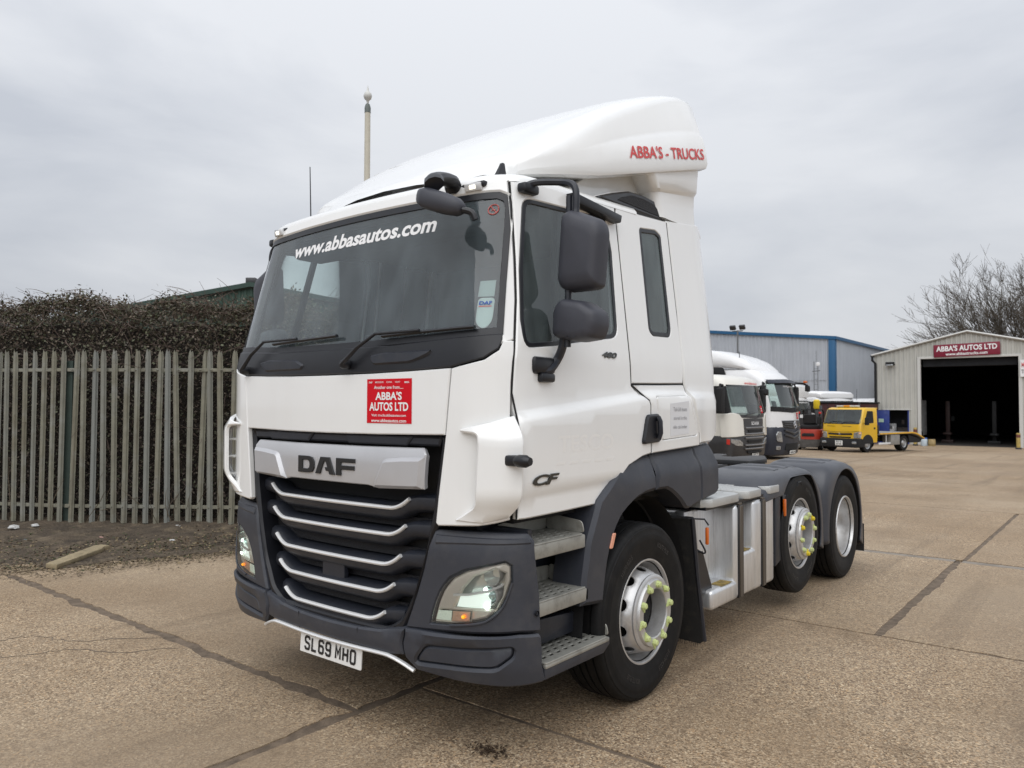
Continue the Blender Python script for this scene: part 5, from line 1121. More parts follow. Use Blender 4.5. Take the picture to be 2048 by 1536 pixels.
def cab_body(name, f, zs, back, m, t, U, cuts=()):
    """cab shell; cuts = [(band, u0, u1)] leave window openings in a band of the shell"""
    us = [-U+2*U*k/40 for k in range(41)]; lps = []
    for z, sc in zs:
        lp_ = [f(u, z) for u in us]; lp_ = [Vector((p.x*sc, p.y+(1-sc)*.5, p.z)) for p in lp_]
        lp_ = [Vector((lp_[0].x, back, z))]+[p for p in lp_]+[Vector((lp_[-1].x, back, z))]; lps.append(lp_)
    V, F = loft(lps); n_ = 43; keep = []
    for i, fc in enumerate(F):
        bnd, j = divmod(i, n_); gone = False
        if i < (len(lps)-1)*n_ and 1 <= j <= 40:
            u0_, u1_ = us[j-1], us[min(j, 40)]
            gone = any(bnd == c[0] and u0_ >= c[1]-1e-6 and u1_ <= c[2]+1e-6 for c in cuts)
        if not gone: keep.append(fc)
    return make(name, fix((V, keep)), m, t)
cabin = M('cab_interior', (.05, .052, .055), .8)
def cab_inside(t, w, zf, zr_, yb):
    make('interior', [box(-w, w, yb, yb+.04, zf-.3, zr_), box(-w, w, .3, yb, zf-.34, zf-.3), box(-w, w, .22, .50, zf-.3, zf-.03, .03), box(-w+.02, w-.02, .45, yb, zr_, zr_+.03)], cabin, t)
    for x in (-w*.5, w*.5): make('seat', [prism([(yb-.45, zf-.2), (yb-.35, zf-.2), (yb-.25, zf+.45), (yb-.36, zf+.45)], 'x', x-.22*w, x+.22*w, .04), box(x-.13*w, x+.13*w, yb-.38, yb-.28, zf+.42, zf+.6, .03)], cabin, t)
def bwheel(t, x, y, r, w, out):
    wh = thing('wheel', None, None, (x, y, r)); wh.parent = t; k = 1 if out > 0 else -1
    P = [(r*.56, -.5*w), (r*.95, -.5*w), (r, -.4*w), (r, .4*w), (r*.95, .5*w), (r*.58, .48*w)]
    make('tyre', lathe([(a, b*k) for a, b in P], 28), rubber, wh); make('rim', lathe([(r*.58, .46*w*k), (r*.52, .40*w*k), (r*.48, .15*w*k), (r*.28, .38*w*k), (r*.25, .48*w*k), (0, .48*w*k)], 24), hubm, wh)
    return wh
def wipers(t, S, a, b, z):
    for x in (a, b): make('wiper', tube([S(x, z-.05, .02), S(x+.1, z+.02, .03), S(x+.55, z+.035, .02)], .012, 5), black, t)
def signtext(t, s_, w, h, fn, m, name='lettering', bold=.02): return make(name, text_part(s_, w, h, fn, bold), m, t, 0)
def on(S, u, z, d=.012): return lambda a, b, e=0: S(u+a, z+b, d+e)
# ---- white lorry with the black-and-grey grille (and its twin, mostly hidden)
def lorry_a(px, py, label, rz=R(88)):
    loc, s = place(px, py); t = thing('parked_lorry', label, 'lorry', loc, rz, 'white lorries parked in a row'); t.scale = (s, s, s)
    f = cab_surface(1.2, .10, .30, [(.25, .03), (.9, 0), (1.5, .02), (2.3, .22), (2.45, .28), (2.55, .42), (2.6, .6)]); S = lift(f)
    cab_body('cab', f, ((.62, 1), (.9, 1), (1.5, 1), (2.3, .985), (2.42, .97), (2.5, .94), (2.57, .87), (2.60, .7)), 1.9, ivory, t, 2.4, [(2, -1.09, 1.09), (2, 1.62, 2.3), (2, -2.3, -1.62)]); cab_inside(t, 1.1, 1.5, 2.28, 1.6)
    cab_body('bumper', f, ((.25, .93), (.30, .985), (.62, 1.012), (.86, 1.012), (.90, .99)), 1.1, gunm, t, 1.9)
    g = make('windscreen', patch(rounded([(-1.13, 1.48), (0, 1.44), (1.13, 1.48), (1.09, 2.27), (0, 2.30), (-1.09, 2.27)], .06), S, [], .1, .008, .01, .004, False), [bgglass, bgglass], t)
    make('lower_trim', patch([(-1.14, 1.40), (0, 1.36), (1.14, 1.40), (1.14, 1.48), (0, 1.445), (-1.14, 1.48)], S, [], .1, .012, .02, .004), [gunm, gunm], g)
    make('poster', patch([(.52, 1.50), (.74, 1.51), (.74, 1.72), (.52, 1.71)], S, [], .2, .010, .001, .0005), [redm, redm], g); signtext(g, "ABBA'S", .17, .04, on(S, .63, 1.63, .0115), printw); signtext(g, 'AUTOS', .17, .04, on(S, .63, 1.57, .0115), printw)
    signtext(t, 'www.abbastrucks.com', 1.05, .075, on(S, .35, 2.365, .006), redtext, 'header_lettering')
    c = make('grille', patch([(-.62, .90), (.62, .90), (.66, 1.36), (-.66, 1.36)], S, [], .1, .015, .02, .006), [gunm, gunm], t)
    signtext(c, 'SCANIA', .52, .095, on(S, .0, 1.225, .017), bgwhite, 'name_lettering')
    for z in (1.10, .93, .82, .62, .52): make('grille_bar', patch([(-.6, z-.022), (.6, z-.022), (.62, z+.022), (-.62, z+.022)], S, [], .12, .05, .04, .012), [barm, gunm], c)
    for z in (1.01, .72, .57, .42): make('grille_slot', patch([(-.46, z-.035), (.46, z-.035), (.48, z+.035), (-.48, z+.035)], S, [], .12, .035, .02, .006), [pitch, pitch], c)
    for k in (-1, 1):
        q = lambda P: P if k > 0 else [(-a, b) for a, b in P[::-1]]
        make('corner_panel', patch(rounded(q([(.68, .88), (1.0, .86), (1.42, .84), (1.45, 1.46), (1.1, 1.52), (.86, 1.48), (.74, 1.36)]), .06), S, [], .1, .035, .04, .012), [ivory, ivory], t)
        h_ = make('headlamp', patch(rounded(q([(.70, .60), (1.0, .62), (1.16, .72), (1.14, .80), (.86, .78), (.72, .70)]), .03), S, [], .08, .03, .03, .008), [lampm, gunm], t)
        make('indicator', patch(q([(1.17, .64), (1.26, .66), (1.26, .80), (1.17, .79)]), S, [], .1, .03, .03, .006), [redlamp, gunm], h_)
        make('side_window', patch(rounded(q([(1.60, 1.50), (2.34, 1.50), (2.34, 2.27), (1.60, 2.27)]), .04), S, [], .2, .006, .006, .003, False), [bgglass, dglass], t)
        make('pillar', patch(q([(1.10, 1.50), (1.64, 1.50), (1.64, 2.26), (1.07, 2.26)]), S, [], .1, .006, .012, .004), [pitch, pitch], t)
        mm_ = make('mirror', prism(rounded([(k*1.28, 1.50), (k*1.52, 1.52), (k*1.52, 2.2), (k*1.28, 2.22)], .05), 'y', .30, .46, .03), pitch, t); make('mirror_arm', tube([(k*1.12, .45, 2.28), (k*1.35, .42, 2.30), (k*1.40, .40, 2.18)], .03, 6), pitch, mm_)
        bwheel(t, k*1.02, 1.25, .46, .3, k)
    pz = make('number_plate', patch([(-.22, -.05), (.22, -.05), (.22, .05), (-.22, .05)], on(S, .02, .36, .03), [], .2, 0, .01, .002), [plate_m, plate_m], t); signtext(pz, 'GX70 UHL', .36, .055, on(S, .02, .36, .032), ink, 'plate_lettering')
    make('chassis', box(-.42, .42, 1.8, 5.2, .55, .8, .02), steel, t); make('rear_guard', box(-1.2, 1.2, 3.2, 4.6, .9, 1.0, .04), dgrey, t)
    for k in (-1, 1): bwheel(t, k*1.0, 3.9, .46, .5, k)
    make('mirror_spot', prism(rounded([(.9, 2.06), (1.1, 2.02), (1.1, 2.2), (.95, 2.22)], .03), 'y', .05, .15, .02), pitch, t)
    wipers(t, S, -.6, .2, 1.46); return t
lorry_a(-4.75, 18.55, 'white day-cab lorry with grey slatted grille, second behind the main tractor unit')
lorry_a(-5.0, 15.1, 'white lorry whose grille edge just shows behind the main cab')
# ---- tall white lorry with the star grille
loc, s = place(-5.0, 22.45); t = thing('parked_lorry', 'tall white sleeper lorry with curved roof fairing and star badge grille', 'lorry', loc, R(88), 'white lorries parked in a row'); t.scale = (s, s, s)
f = cab_surface(1.21, .13, .30, [(.1, .06), (.6, 0), (1.2, 0), (1.7, .05), (2.5, .27), (2.62, .34), (2.8, .52), (2.95, .75)]); S = lift(f)
cab_body('cab', f, ((.55, 1), (1.1, 1), (1.7, 1), (2.5, .985), (2.62, .975), (2.75, .95), (2.88, .9), (2.93, .8)), 2.3, bgwhite, t, 2.7, [(2, -1.09, 1.09), (2, 1.74, 2.43), (2, -2.43, -1.74)]); cab_inside(t, 1.1, 1.72, 2.48, 2.0)
cab_body('bumper', f, ((.13, .9), (.17, .97), (.5, 1.01), (1.02, 1.012), (1.06, .99)), 1.2, navy, t, 2.0)
lps = []
for y, zt_, w, zb_ in ((.62, 2.80, .75, 2.76), (.72, 2.92, .95, 2.80), (.9, 3.06, 1.06, 2.86), (1.2, 3.22, 1.12, 2.92), (1.6, 3.39, 1.16, 2.99), (2.1, 3.54, 1.18, 3.04), (2.7, 3.62, 1.18, 3.06)):
    lps.append([Vector((x*w, y+.12*x*x*(y < 1), zb_+(zt_-zb_)*h)) for x, h in ((-.96, 0), (-1, .2), (-.99, .6), (-.93, .87), (-.8, .97), (-.4, 1.02), (0, 1.03), (.4, 1.02), (.8, .97), (.93, .87), (.99, .6), (1, .2), (.96, 0))])
make('roof_fairing', fix(loft(lps)), bgwhite, t)
g = make('windscreen', patch(rounded([(-1.14, 1.70), (0, 1.66), (1.14, 1.70), (1.10, 2.48), (0, 2.51), (-1.10, 2.48)], .05), S, [], .1, .008, .01, .004, False), [bgglass, dglass], t)
signtext(g, 'www.abbastrucks.com', .9, .06, on(S, .2, 2.36, .010), printw)
make('sun_visor', [patch([(-1.16, 2.44), (0, 2.47), (1.16, 2.44), (1.16, 2.56), (0, 2.60), (-1.16, 2.56)], lift(lambda u, z: f(u, z)+Vector((0, -.10-.25*(2.6-z), 0))), [], .1, 0, .02, .008)], [navy, navy], t)
make('wiper_panel', patch([(-1.16, 1.55), (0, 1.50), (1.16, 1.55), (1.15, 1.70), (0, 1.665), (-1.15, 1.70)], S, [], .1, .012, .02, .005), [pitch, pitch], t)
gl_ = make('grille', patch([(-.66, 1.02), (0, .98), (.66, 1.02), (.72, 1.25), (-.72, 1.25)], S, [], .1, .02, .03, .008), [gunm, gunm], t)
for z in (1.04, 1.11, 1.18): make('grille_bar', patch([(-.66, z), (0, z-.03), (.66, z), (.66, z+.03), (0, z), (-.66, z+.03)], S, [], .1, .05, .04, .01), [gunm, pitch], gl_)
for z in (.86, .72): make('grille_bar', patch([(-.6, z+.05), (0, z-.06), (.6, z+.05), (.6, z+.11), (0, z), (-.6, z+.11)], S, [], .1, .05, .04, .012), [gunm, pitch], gl_)
make('lower_intake', patch([(-.5, .30), (.5, .30), (.5, .52), (-.5, .52)], S, [], .1, .02, .02, .01), [pitch, pitch], gl_)
O = S(0, 1.12, .07); st_ = [tube([O+Vector((.115*math.cos(a), 0, .115*math.sin(a))) for a in [2*math.pi*k/24 for k in range(25)]], .010, 6)]
for k in range(3): a = R(90+120*k); st_.append(tube([O, O+Vector((.112*math.cos(a), 0, .112*math.sin(a)))], [.022, .004], 6))
make('star_badge', st_, M('badge_chrome', (.8, .8, .82), .15, metal=.9), gl_)
ps = make('poster', patch([(.42, 1.30), (.66, 1.30), (.66, 1.50), (.42, 1.50)], S, [], .2, .008, .001, .0005), [redm, redm], t); signtext(ps, "ABBA'S", .17, .045, on(S, .54, 1.43, .0095), printw); signtext(ps, 'AUTOS', .17, .045, on(S, .54, 1.36, .0095), printw)
for k in (-1, 1):
    q = lambda P: P if k > 0 else [(-a, b) for a, b in P[::-1]]
    make('headlamp', patch(rounded(q([(.72, .56), (.98, .60), (1.02, .80), (.94, .92), (.78, .90)]), .04), S, [], .08, .03, .03, .008), [lampm, navy], t)
    make('fog_lamp', patch(rounded(q([(.78, .32), (.98, .33), (.98, .45), (.78, .44)]), .03), S, [], .1, .02, .02, .006), [lampm, navy], t)
    make('side_window', patch(rounded(q([(1.66, 1.68), (2.46, 1.68), (2.46, 2.48), (1.72, 2.48)]), .05), S, [], .2, .006, .006, .003, False), [bgglass, dglass], t)
    make('door_handle', tube([S(k*2.2, 1.35, .02), S(k*2.4, 1.36, .02)], .02, 6), navy, t)
    mm_ = make('mirror', prism(rounded([(k*1.30, 1.66), (k*1.52, 1.68), (k*1.52, 2.36), (k*1.30, 2.38)], .05), 'y', .35, .5, .03), pitch, t); make('mirror_arm', tube([(k*1.1, .5, 2.42), (k*1.34, .45, 2.46), (k*1.40, .42, 2.32)], .03, 6), pitch, mm_)
    bwheel(t, k*1.02, 1.3, .5, .3, k); bwheel(t, k*1.0, 4.6, .5, .5, k)
pz = make('number_plate', patch([(-.24, -.055), (.24, -.055), (.24, .055), (-.24, .055)], on(S, .02, .23, .03), [], .2, 0, .01, .002), [plate_m, plate_m], t); signtext(pz, 'BF68 ZYP', .38, .06, on(S, .02, .23, .032), ink, 'plate_lettering')
make('kerb_mirror', [tube([(1.0, .35, 2.5), (1.25, .1, 2.48), (1.36, .0, 2.40)], .035, 6), prism(rounded([(1.22, 2.22), (1.44, 2.20), (1.44, 2.40), (1.24, 2.42)], .04), 'y', -.06, .06, .03)], pitch, t)
make('visor_lamp', box(1.14, 1.30, -.02, .08, 2.50, 2.57, .02), orange, t)
make('air_intake', prism(rounded([(1.75, 2.72), (2.25, 2.74), (2.25, 3.0), (1.85, 2.98)], .06), 'x', -1.24, -1.16, .02), pitch, t)
make('chassis', box(-.42, .42, 2.0, 6.0, .6, .85, .02), steel, t); make('aerial', tube([(-.9, 1.4, 3.2), (-.92, 1.42, 3.5)], .012, 5), black, t)
wipers(t, S, -.6, .2, 1.62)
# ---- white lorries farther back: only their caps and screens rise above the forklift and the recovery lorry
def lorry_c(px, py, rz, zs, label, capc, words, dim=1.0):
    loc, s = place(px, py); t = thing('parked_lorry', label, 'lorry', loc, rz, 'white lorries parked at the back'); t.scale = (s*dim,)*3
    f = cab_surface(1.2, .09, .25, [(.2, .02), (1.0, 0), (1.5, .03), (2.1, .2), (2.25, .3)]); S = lift(f); z = zs
    cab_body('cab', f, ((.5, 1), (1.0, 1), (1.5, 1), (2.05, .985), (2.15, .96), (2.22, .88)), 2.0, bgwhite, t, 2.4); cab_body('bumper', f, ((.2, .96), (.5, 1.012), (.8, 1.012), (.84, .99)), 1.1, navy, t, 1.9)
    g = make('windscreen', patch(rounded([(-1.1, 1.35), (1.1, 1.35), (1.06, 1.98), (-1.06, 1.98)], .06), S, [], .12, .008, .01, .004), [dglass, dglass], t); signtext(g, words, 1.5, .08, on(S, 0, 1.90, .0095), printw)
    make('grille', patch([(-.7, .85), (.7, .85), (.75, 1.2), (-.75, 1.2)], S, [], .12, .012, .02, .006), [gunm, gunm], t)
    c = make('roof_cap', fix(loft([[Vector((x*w, y, 2.12+(zt_-2.12)*h)) for x, h in ((-.97, 0), (-1, .25), (-.99, .7), (-.9, .95), (-.6, 1), (0, 1.02), (.6, 1), (.9, .95), (.99, .7), (1, .25), (.97, 0))] for y, w, zt_ in ((.22, .9, z-.28), (.26, 1.06, z-.1), (.40, 1.14, z-.02), (.9, 1.16, z+.02), (1.9, 1.16, z+.04))])), capc, t)
    for k in (-1, 1):
        make('headlamp', patch(rounded([(k*.8, .62), (k*1.05, .64), (k*1.05, .76), (k*.8, .75)][::k], .03), S, [], .1, .02, .02, .006), [lampm, navy], t)
        make('mirror', prism(rounded([(k*1.26, 1.4), (k*1.46, 1.42), (k*1.46, 1.95), (k*1.26, 1.96)], .05), 'y', .3, .44, .03), pitch, t); bwheel(t, k*1.0, 1.2, .46, .3, k)
        make('side_window', patch(rounded([(k*1.62, 1.4), (k*2.2, 1.4), (k*2.2, 1.95), (k*1.62, 1.95)][::k], .06), S, [], .2, .006, .006, .003), [dglass, dglass], t)
    make('chassis', box(-.42, .42, 1.9, 5.0, .5, .8, .02), steel, t); return t
lorry_c(-7.85, 32.5, R(84), 2.72, 'white lorry with boxy roof cap between the star-badge lorry and the forklift', bgwhite, 'TRANSPORT' if False else 'abbastrucks.com')
lorry_c(-7.0, 35.2, R(62), 2.44, 'white lorry with wide low roof cap above the forklift and recovery lorry', bgwhite, 'www.abbastrucks.com')
# ---- dark red box body and white van row behind the recovery lorry
loc, s = place(-6.95, 34.3); t = thing('box_trailer', 'dark red curtain-sided box body behind the yellow recovery lorry', 'trailer', loc, R(-6)); t.scale = (s,)*3
mar = M('maroon_curtain', (.075, .018, .018), .6, var=(3, .3), streak=(9, .5))
make('body', box(-.95, 1.0, 0, 2.4, .45, 1.86, .04), mar, t); make('roof_sheet', box(-1.0, 1.05, -.05, 2.45, 1.86, 1.93, .02), pitch, t); make('frame_post', box(-.98, -.9, -.03, .05, .4, 1.9, .01), gunm, t); make('frame_post', box(.95, 1.03, -.03, .05, .4, 1.9, .01), gunm, t); make('chassis', box(-.5, .5, .2, 2.2, .3, .45), steel, t)
for k in (-1, 1): bwheel(t, k*.75, 1.6, .3, .2, k)
for i in range(5): make('curtain_strap', box(-.8+.36*i, -.77+.36*i, -.012, -.002, .5, 1.84), gunm, t, 0)
for px, py, nm, hgt in ((-6.75, 36.3, 'white van roof showing just above the dark red box body', 2.12), (-5.75, 36.5, 'white van roof showing beside the workshop corner drainpipe', 2.06)):
    loc, s = place(px, py); t = thing('white_van', nm, 'van', loc, R(-10), 'vans parked behind the box body'); t.scale = (s,)*3
    make('body', prism(rounded([(0, .3), (0, .8), (.55, 1.05), (.95, hgt-.15), (1.4, hgt), (4, hgt), (4, .3)], .08), 'x', -.75, .75, .05), bgwhite, t); make('windscreen', move(prism([(-.62, -.3), (.62, -.3), (.56, .3), (-.56, .3)], 'y', -.01, .01), Matrix.Translation((0, .72, hgt-.62)) @ Matrix.Rotation(R(-24), 4, 'X')), dglass, t)
    make('aerial', tube([(-.4, 1.2, hgt-.1), (-.4, 1.25, hgt+.45)], .012, 5), black, t); make('grille', box(-.5, .5, -.03, .0, .5, .75, .01), pitch, t)
    for k in (-1, 1):
        bwheel(t, k*.68, .7, .3, .2, k); bwheel(t, k*.68, 3.1, .3, .2, k); make('headlamp', box(k*.52, k*.7, -.02, .01, .68, .84, .02) if k > 0 else box(-.7, -.52, -.02, .01, .68, .84, .02), lampm, t)
# ---- red forklift seen from behind
loc, s = place(-6.28, 28.0); t = thing('forklift', 'red and grey forklift truck with black overhead guard beside the recovery lorry', 'forklift', loc, R(8)); t.scale = (s,)*3
fred = M('forklift_red', (.42, .045, .028), .4, var=(4, .2)); fgrey = M('forklift_grey', (.10, .095, .09), .6, var=(6, .4)); fyel = M('forklift_yellow', (.7, .5, .02), .45)
make('counterweight', [loft([[Vector((x*w, y+.10*x*x, z)) for x, y in ((-1, .3), (-1, .12), (-.85, .03), (-.4, 0), (.4, 0), (.85, .03), (1, .12), (1, .3), (1, .9), (-1, .9))] for z, w in ((.42, .44), (.46, .46), (.7, .47), (.78, .46), (.81, .42))])], fred, t)
make('vent', prism(rounded([(-.24, .54), (.24, .54), (.22, .66), (-.22, .66)], .05), 'y', -.012, .05, .008), pitch, t)
make('chassis', loft([[Vector((x*w, y, z)) for x, y in ((-1, .12), (-.6, .03), (.6, .03), (1, .12), (1, 1.6), (-1, 1.6))] for z, w in ((.10, .32), (.2, .40), (.42, .43))]), fgrey, t)
make('engine_cover', box(-.36, .36, .35, 1.0, .8, .98, .05), pitch, t); make('seat', [box(-.24, .24, .5, .9, .98, 1.08, .04), prism([(.45, 1.05), (.55, 1.05), (.50, 1.40), (.42, 1.38)], 'x', -.22, .22, .03)], pitch, t)
for x in (-.40, .40):
    make('guard_post', tube([(x, .28, .78), (x*.95, .34, 1.5), (x*.9, .5, 1.58)], .03, 6), pitch, t); make('guard_post', tube([(x, 1.5, .6), (x*.95, 1.25, 1.5), (x*.9, 1.1, 1.58)], .03, 6), pitch, t)
    bwheel(t, x, .35, .20, .16, 1 if x > 0 else -1); bwheel(t, x*1.1, 1.45, .26, .2, 1 if x > 0 else -1); make('tail_lamp', box(x-.05, x+.05, .27, .33, 1.42, 1.50, .01), redlamp, t)
for i in range(6): make('guard_bar', box(-.36+.145*i-.012, -.36+.145*i+.012, .48, 1.12, 1.565, 1.60, .005), pitch, t)
for x in (-.22, .22): make('mast_rail', box(x-.05, x+.05, 1.62, 1.74, .1, 1.75, .01), gunm, t)
make('gas_bottle', lathe([(0, -.26), (.12, -.25), (.14, -.2), (.14, .2), (.1, .25), (0, .27)], 18, 'z', (-.1, .25, 1.74)) if False else lathe([(0, 1.60), (.10, 1.61), (.13, 1.66), (.13, 1.95), (.08, 2.0), (0, 2.0)], 18, 'z', (.02, 1.95, 0)), fyel, t); make('load_carriage', box(-.4, .4, 1.75, 1.82, .2, .5, .01), pitch, t)
make('bottle_stand', box(-.05, .09, 1.88, 2.02, .1, 1.6, .01), gunm, t)
# ---- yellow recovery lorry
loc, s = place(-5.0, 27.68); t = thing('recovery_lorry', 'yellow flatbed recovery lorry with low beavertail deck in front of the workshop', 'lorry', loc, R(-17.5)); t.scale = (s,)*3
yel = M('recovery_yellow', (.72, .43, .004), .3, coat=.4, var=(2, .08)); amb = M('beacon_amber', (.85, .36, .02), .25)
f = cab_surface(.80, .05, .13, [(.2, .0), (.75, -.02), (1.05, .02), (1.6, .24), (1.68, .34)]); S = lift(f)
cab_body('cab', f, ((.36, .985), (.55, 1), (1.05, 1), (1.5, .985), (1.6, .965), (1.655, .93), (1.675, .86)), 1.15, yel, t, 1.6, [(2, -.72, .72), (3, -.72, .72)]); cab_inside(t, .72, 1.08, 1.60, 1.0)
make('windscreen', patch(rounded([(-.76, 1.08), (0, 1.06), (.76, 1.08), (.715, 1.585), (0, 1.595), (-.715, 1.585)], .05), S, [], .1, .006, .008, .003, False), [bgglass, dglass], t)
make('bumper', prism(rounded([(-.80, .20), (-.72, .18), (.72, .18), (.80, .20), (.80, .52), (-.80, .52)], .03), 'y', -.07, .35, .03), pitch, t)
make('grille', patch(rounded([(-.50, .655), (0, .635), (.50, .655), (.48, .72), (0, .705), (-.48, .72)], .02), S, [], .1, .01, .012, .005), [pitch, pitch], t)
make('grille_slat', patch([(-.46, .678), (.46, .678), (.46, .690), (-.46, .690)], S, [], .1, .018, .012, .004), [gunm, pitch], t)
O = S(0, .683, .02)
make('badge', [([O, O+Vector((r_*math.cos(a-.5), 0, r_*math.sin(a-.5)))*1, O+Vector((.05*math.cos(a), 0, .05*math.sin(a))), O+Vector((r_*math.cos(a+.5), 0, r_*math.sin(a+.5)))], [[0, 1, 2, 3]]) for r_ in (.03,) for a in (R(90), R(210), R(330))], chrome, t, 0)
for z in (.60,): make('lower_grille', patch([(-.42, .535), (.42, .535), (.46, .585), (-.46, .585)], S, [], .1, .008, .01, .004), [pitch, pitch], t)
make('panel_line', [tube([S(a, b, .002) for a, b in ((-.74, .80), (-.4, .765), (0, .755), (.4, .765), (.74, .80))], .005, 4)], ink, t)
for a in ((-.55, -.2), (.1, .45)): make('name_vent', tube([S(a[0], .975, .003), S(a[1], .968, .003)], .006, 4), ink, t)
for k in (-1, 1):
    q = lambda P: P if k > 0 else [(-a, b) for a, b in P[::-1]]
    make('headlamp', patch(rounded(q([(.54, .535), (.80, .53), (.84, .75), (.80, .78), (.56, .74)]), .03), S, [], .08, .012, .014, .005), [lampm, pitch], t)
    make('indicator', patch(rounded(q([(.72, .69), (.80, .69), (.80, .755), (.72, .745)]), .02), S, [], .08, .018, .01, .004), [M('pale_amber', (.8, .45, .25), .3), pitch], t)
    make('fog_lamp', box(k*.62-.09, k*.62+.09, -.085, -.05, .32, .41, .012), lampm, t)
    d_ = make('side_window', prism(rounded([(.36, 1.07), (.92, 1.10), (.86, 1.54), (.52, 1.55), (.36, 1.2)], .04), 'x', k*.785, k*.803), pitch, t); make('mirror', prism(rounded([(k*.92, 1.02), (k*1.06, 1.03), (k*1.06, 1.32), (k*.92, 1.30)], .03), 'y', .12, .22, .02), pitch, t); make('mirror_arm', tube([(k*.78, .3, 1.10), (k*.95, .18, 1.08)], .015, 5), pitch, t)
    make('door_handle', box(k*.80-.01, k*.80+.01, .92, 1.02, .86, .93, .005), pitch, t); bwheel(t, k*.70, .52, .30, .18, k); bwheel(t, k*.70, 2.95, .30, .26, k)
    make('wheel_arch', prism([(.52+.37*math.cos(a), .33+.34*math.sin(a)) for a in [R(180*j/14) for j in range(15)]], 'x', *((.78, .806) if k > 0 else (-.806, -.78))), pitch, t, 0)
pz = make('number_plate', box(-.15, .15, -.085, -.07, .25, .43, .004), plate_m, t); signtext(pz, 'FN10', .22, .07, flat((0, -.0865, .385), (1, 0, 0), (0, 0, 1)), ink, 'plate_lettering'); signtext(pz, 'KVJ', .2, .07, flat((0, -.0865, .295), (1, 0, 0), (0, 0, 1)), ink, 'plate_lettering')
make('beacon_bar', box(-.42, .45, .42, .62, 1.70, 1.755, .02), M('beacon_clear', (.6, .58, .52), .3), t); make('beacon_lens', box(-.12, .15, .41, .63, 1.70, 1.757, .02), amb, t)
make('deck', prism([(1.22, .70), (3.5, .72), (3.85, .66), (4.35, .47), (4.35, .42), (3.85, .60), (3.5, .66), (1.22, .64)], 'x', -.86, .86, .01), M('deck_plate', (.22, .22, .22), .6, grime=((.1, .09, .08), .6, 5)), t)
make('deck_edge', prism([(1.22, .71), (3.5, .73), (3.85, .67), (4.36, .48), (4.36, .43), (3.85, .61), (3.5, .67), (1.22, .66)], 'x', .862, .89, .006), M('deck_yellow', (.66, .36, .02), .5, grime=((.2, .14, .06), .5, 6)), t)
make('deck_edge', prism([(1.22, .71), (3.5, .73), (3.85, .67), (4.36, .48), (4.36, .43), (3.85, .61), (3.5, .67), (1.22, .66)], 'x', -.89, -.862, .006), MATS['deck_yellow'], t)
make('locker', box(.5, .85, 2.0, 2.62, .25, .64, .015), M('locker_steel', (.33, .32, .30), .5, metal=.3, var=(4, .3)), t); make('side_guard', box(.80, .84, 1.2, 2.0, .27, .35, .01), chrome, t); make('guard_stay', box(.80, .83, 1.7, 1.73, .3, .64), chrome, t)
make('chassis', box(-.35, .35, .8, 4.0, .40, .62, .02), steel, t); make('under_tail', prism([(3.3, .62), (4.3, .42), (4.2, .30), (3.4, .30)], 'x', -.8, .8), pitch, t); make('headboard', box(-.84, .84, 1.18, 1.22, .7, 1.0, .01), steel, t); make('winch', box(-.3, .3, 1.26, 1.55, .72, .88, .03), steel, t)
wipers(t, S, -.5, .05, 1.10)
# ---- workshop
def corrug(x0, x1, bot, top, pitch_=.19, dep=.035, y=0):
    V = []; F = []; x = x0; pts = []
    while x < x1-1e-6:
        for fx, dy in ((0, 0), (.30, 0), (.40, -dep), (.78, -dep), (.88, 0)):
            if x+fx*pitch_ < x1: pts.append((x+fx*pitch_, y+dy))
        x += pitch_
    pts.append((x1, y))
    for a, b in pts: V += [(a, b, bot(a)), (a, b, top(a))]
    F = [[2*i, 2*i+2, 2*i+3, 2*i+1] for i in range(len(pts)-1)]; return V, F
loc, s = place(-1.92, 36.0); t = thing('workshop', 'pale grey corrugated metal workshop with open dark vehicle doorway and red sign', 'building', loc, 0); t.scale = (s,)*3
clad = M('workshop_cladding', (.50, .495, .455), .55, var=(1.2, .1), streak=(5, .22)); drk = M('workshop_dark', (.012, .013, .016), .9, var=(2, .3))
Hh, Wd, ap_ = 4.10, 3.82, 5.0; top = lambda x: ap_-(ap_-Hh)*abs(x)/Wd
D0, D1, DH = -1.865, 1.86, 3.88; S0, S1, SH = -3.77, -2.36, 1.565
make('wall_left', [corrug(-Wd, S0+.02, lambda x: 0, top), corrug(S0+.02, S1, lambda x: SH, top), corrug(S1, D0, lambda x: 0, top)], clad, t, 0)
make('wall_above_door', corrug(D0, D1, lambda x: DH, top), clad, t, 0); make('wall_right', corrug(D1, Wd, lambda x: 0, top), clad, t, 0)
make('wall_side', [box(-Wd, -Wd+.06, .03, 16, 0, Hh)], clad, t, 0); make('wall_side', box(Wd-.06, Wd, .03, 16, 0, Hh), clad, t, 0)
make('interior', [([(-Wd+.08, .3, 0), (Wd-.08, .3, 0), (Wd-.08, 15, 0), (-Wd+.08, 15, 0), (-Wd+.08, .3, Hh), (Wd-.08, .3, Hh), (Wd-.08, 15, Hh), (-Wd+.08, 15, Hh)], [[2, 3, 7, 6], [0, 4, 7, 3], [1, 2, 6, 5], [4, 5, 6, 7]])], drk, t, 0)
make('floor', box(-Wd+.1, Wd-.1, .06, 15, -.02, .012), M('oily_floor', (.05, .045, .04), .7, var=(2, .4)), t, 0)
for k in (-1, 1): make('roof', fix(loft([[Vector((k*(Wd+.10), y, Hh-.01)), Vector((0, y, ap_+.015)), Vector((0, y, ap_+.10)), Vector((k*(Wd+.10), y, Hh+.07))] for y in (-.12, 16)])), M('roof_sheet', (.44, .44, .42), .6, var=(2, .15)), t, 0)
fas = M('door_trim', (.55, .545, .52), .55)
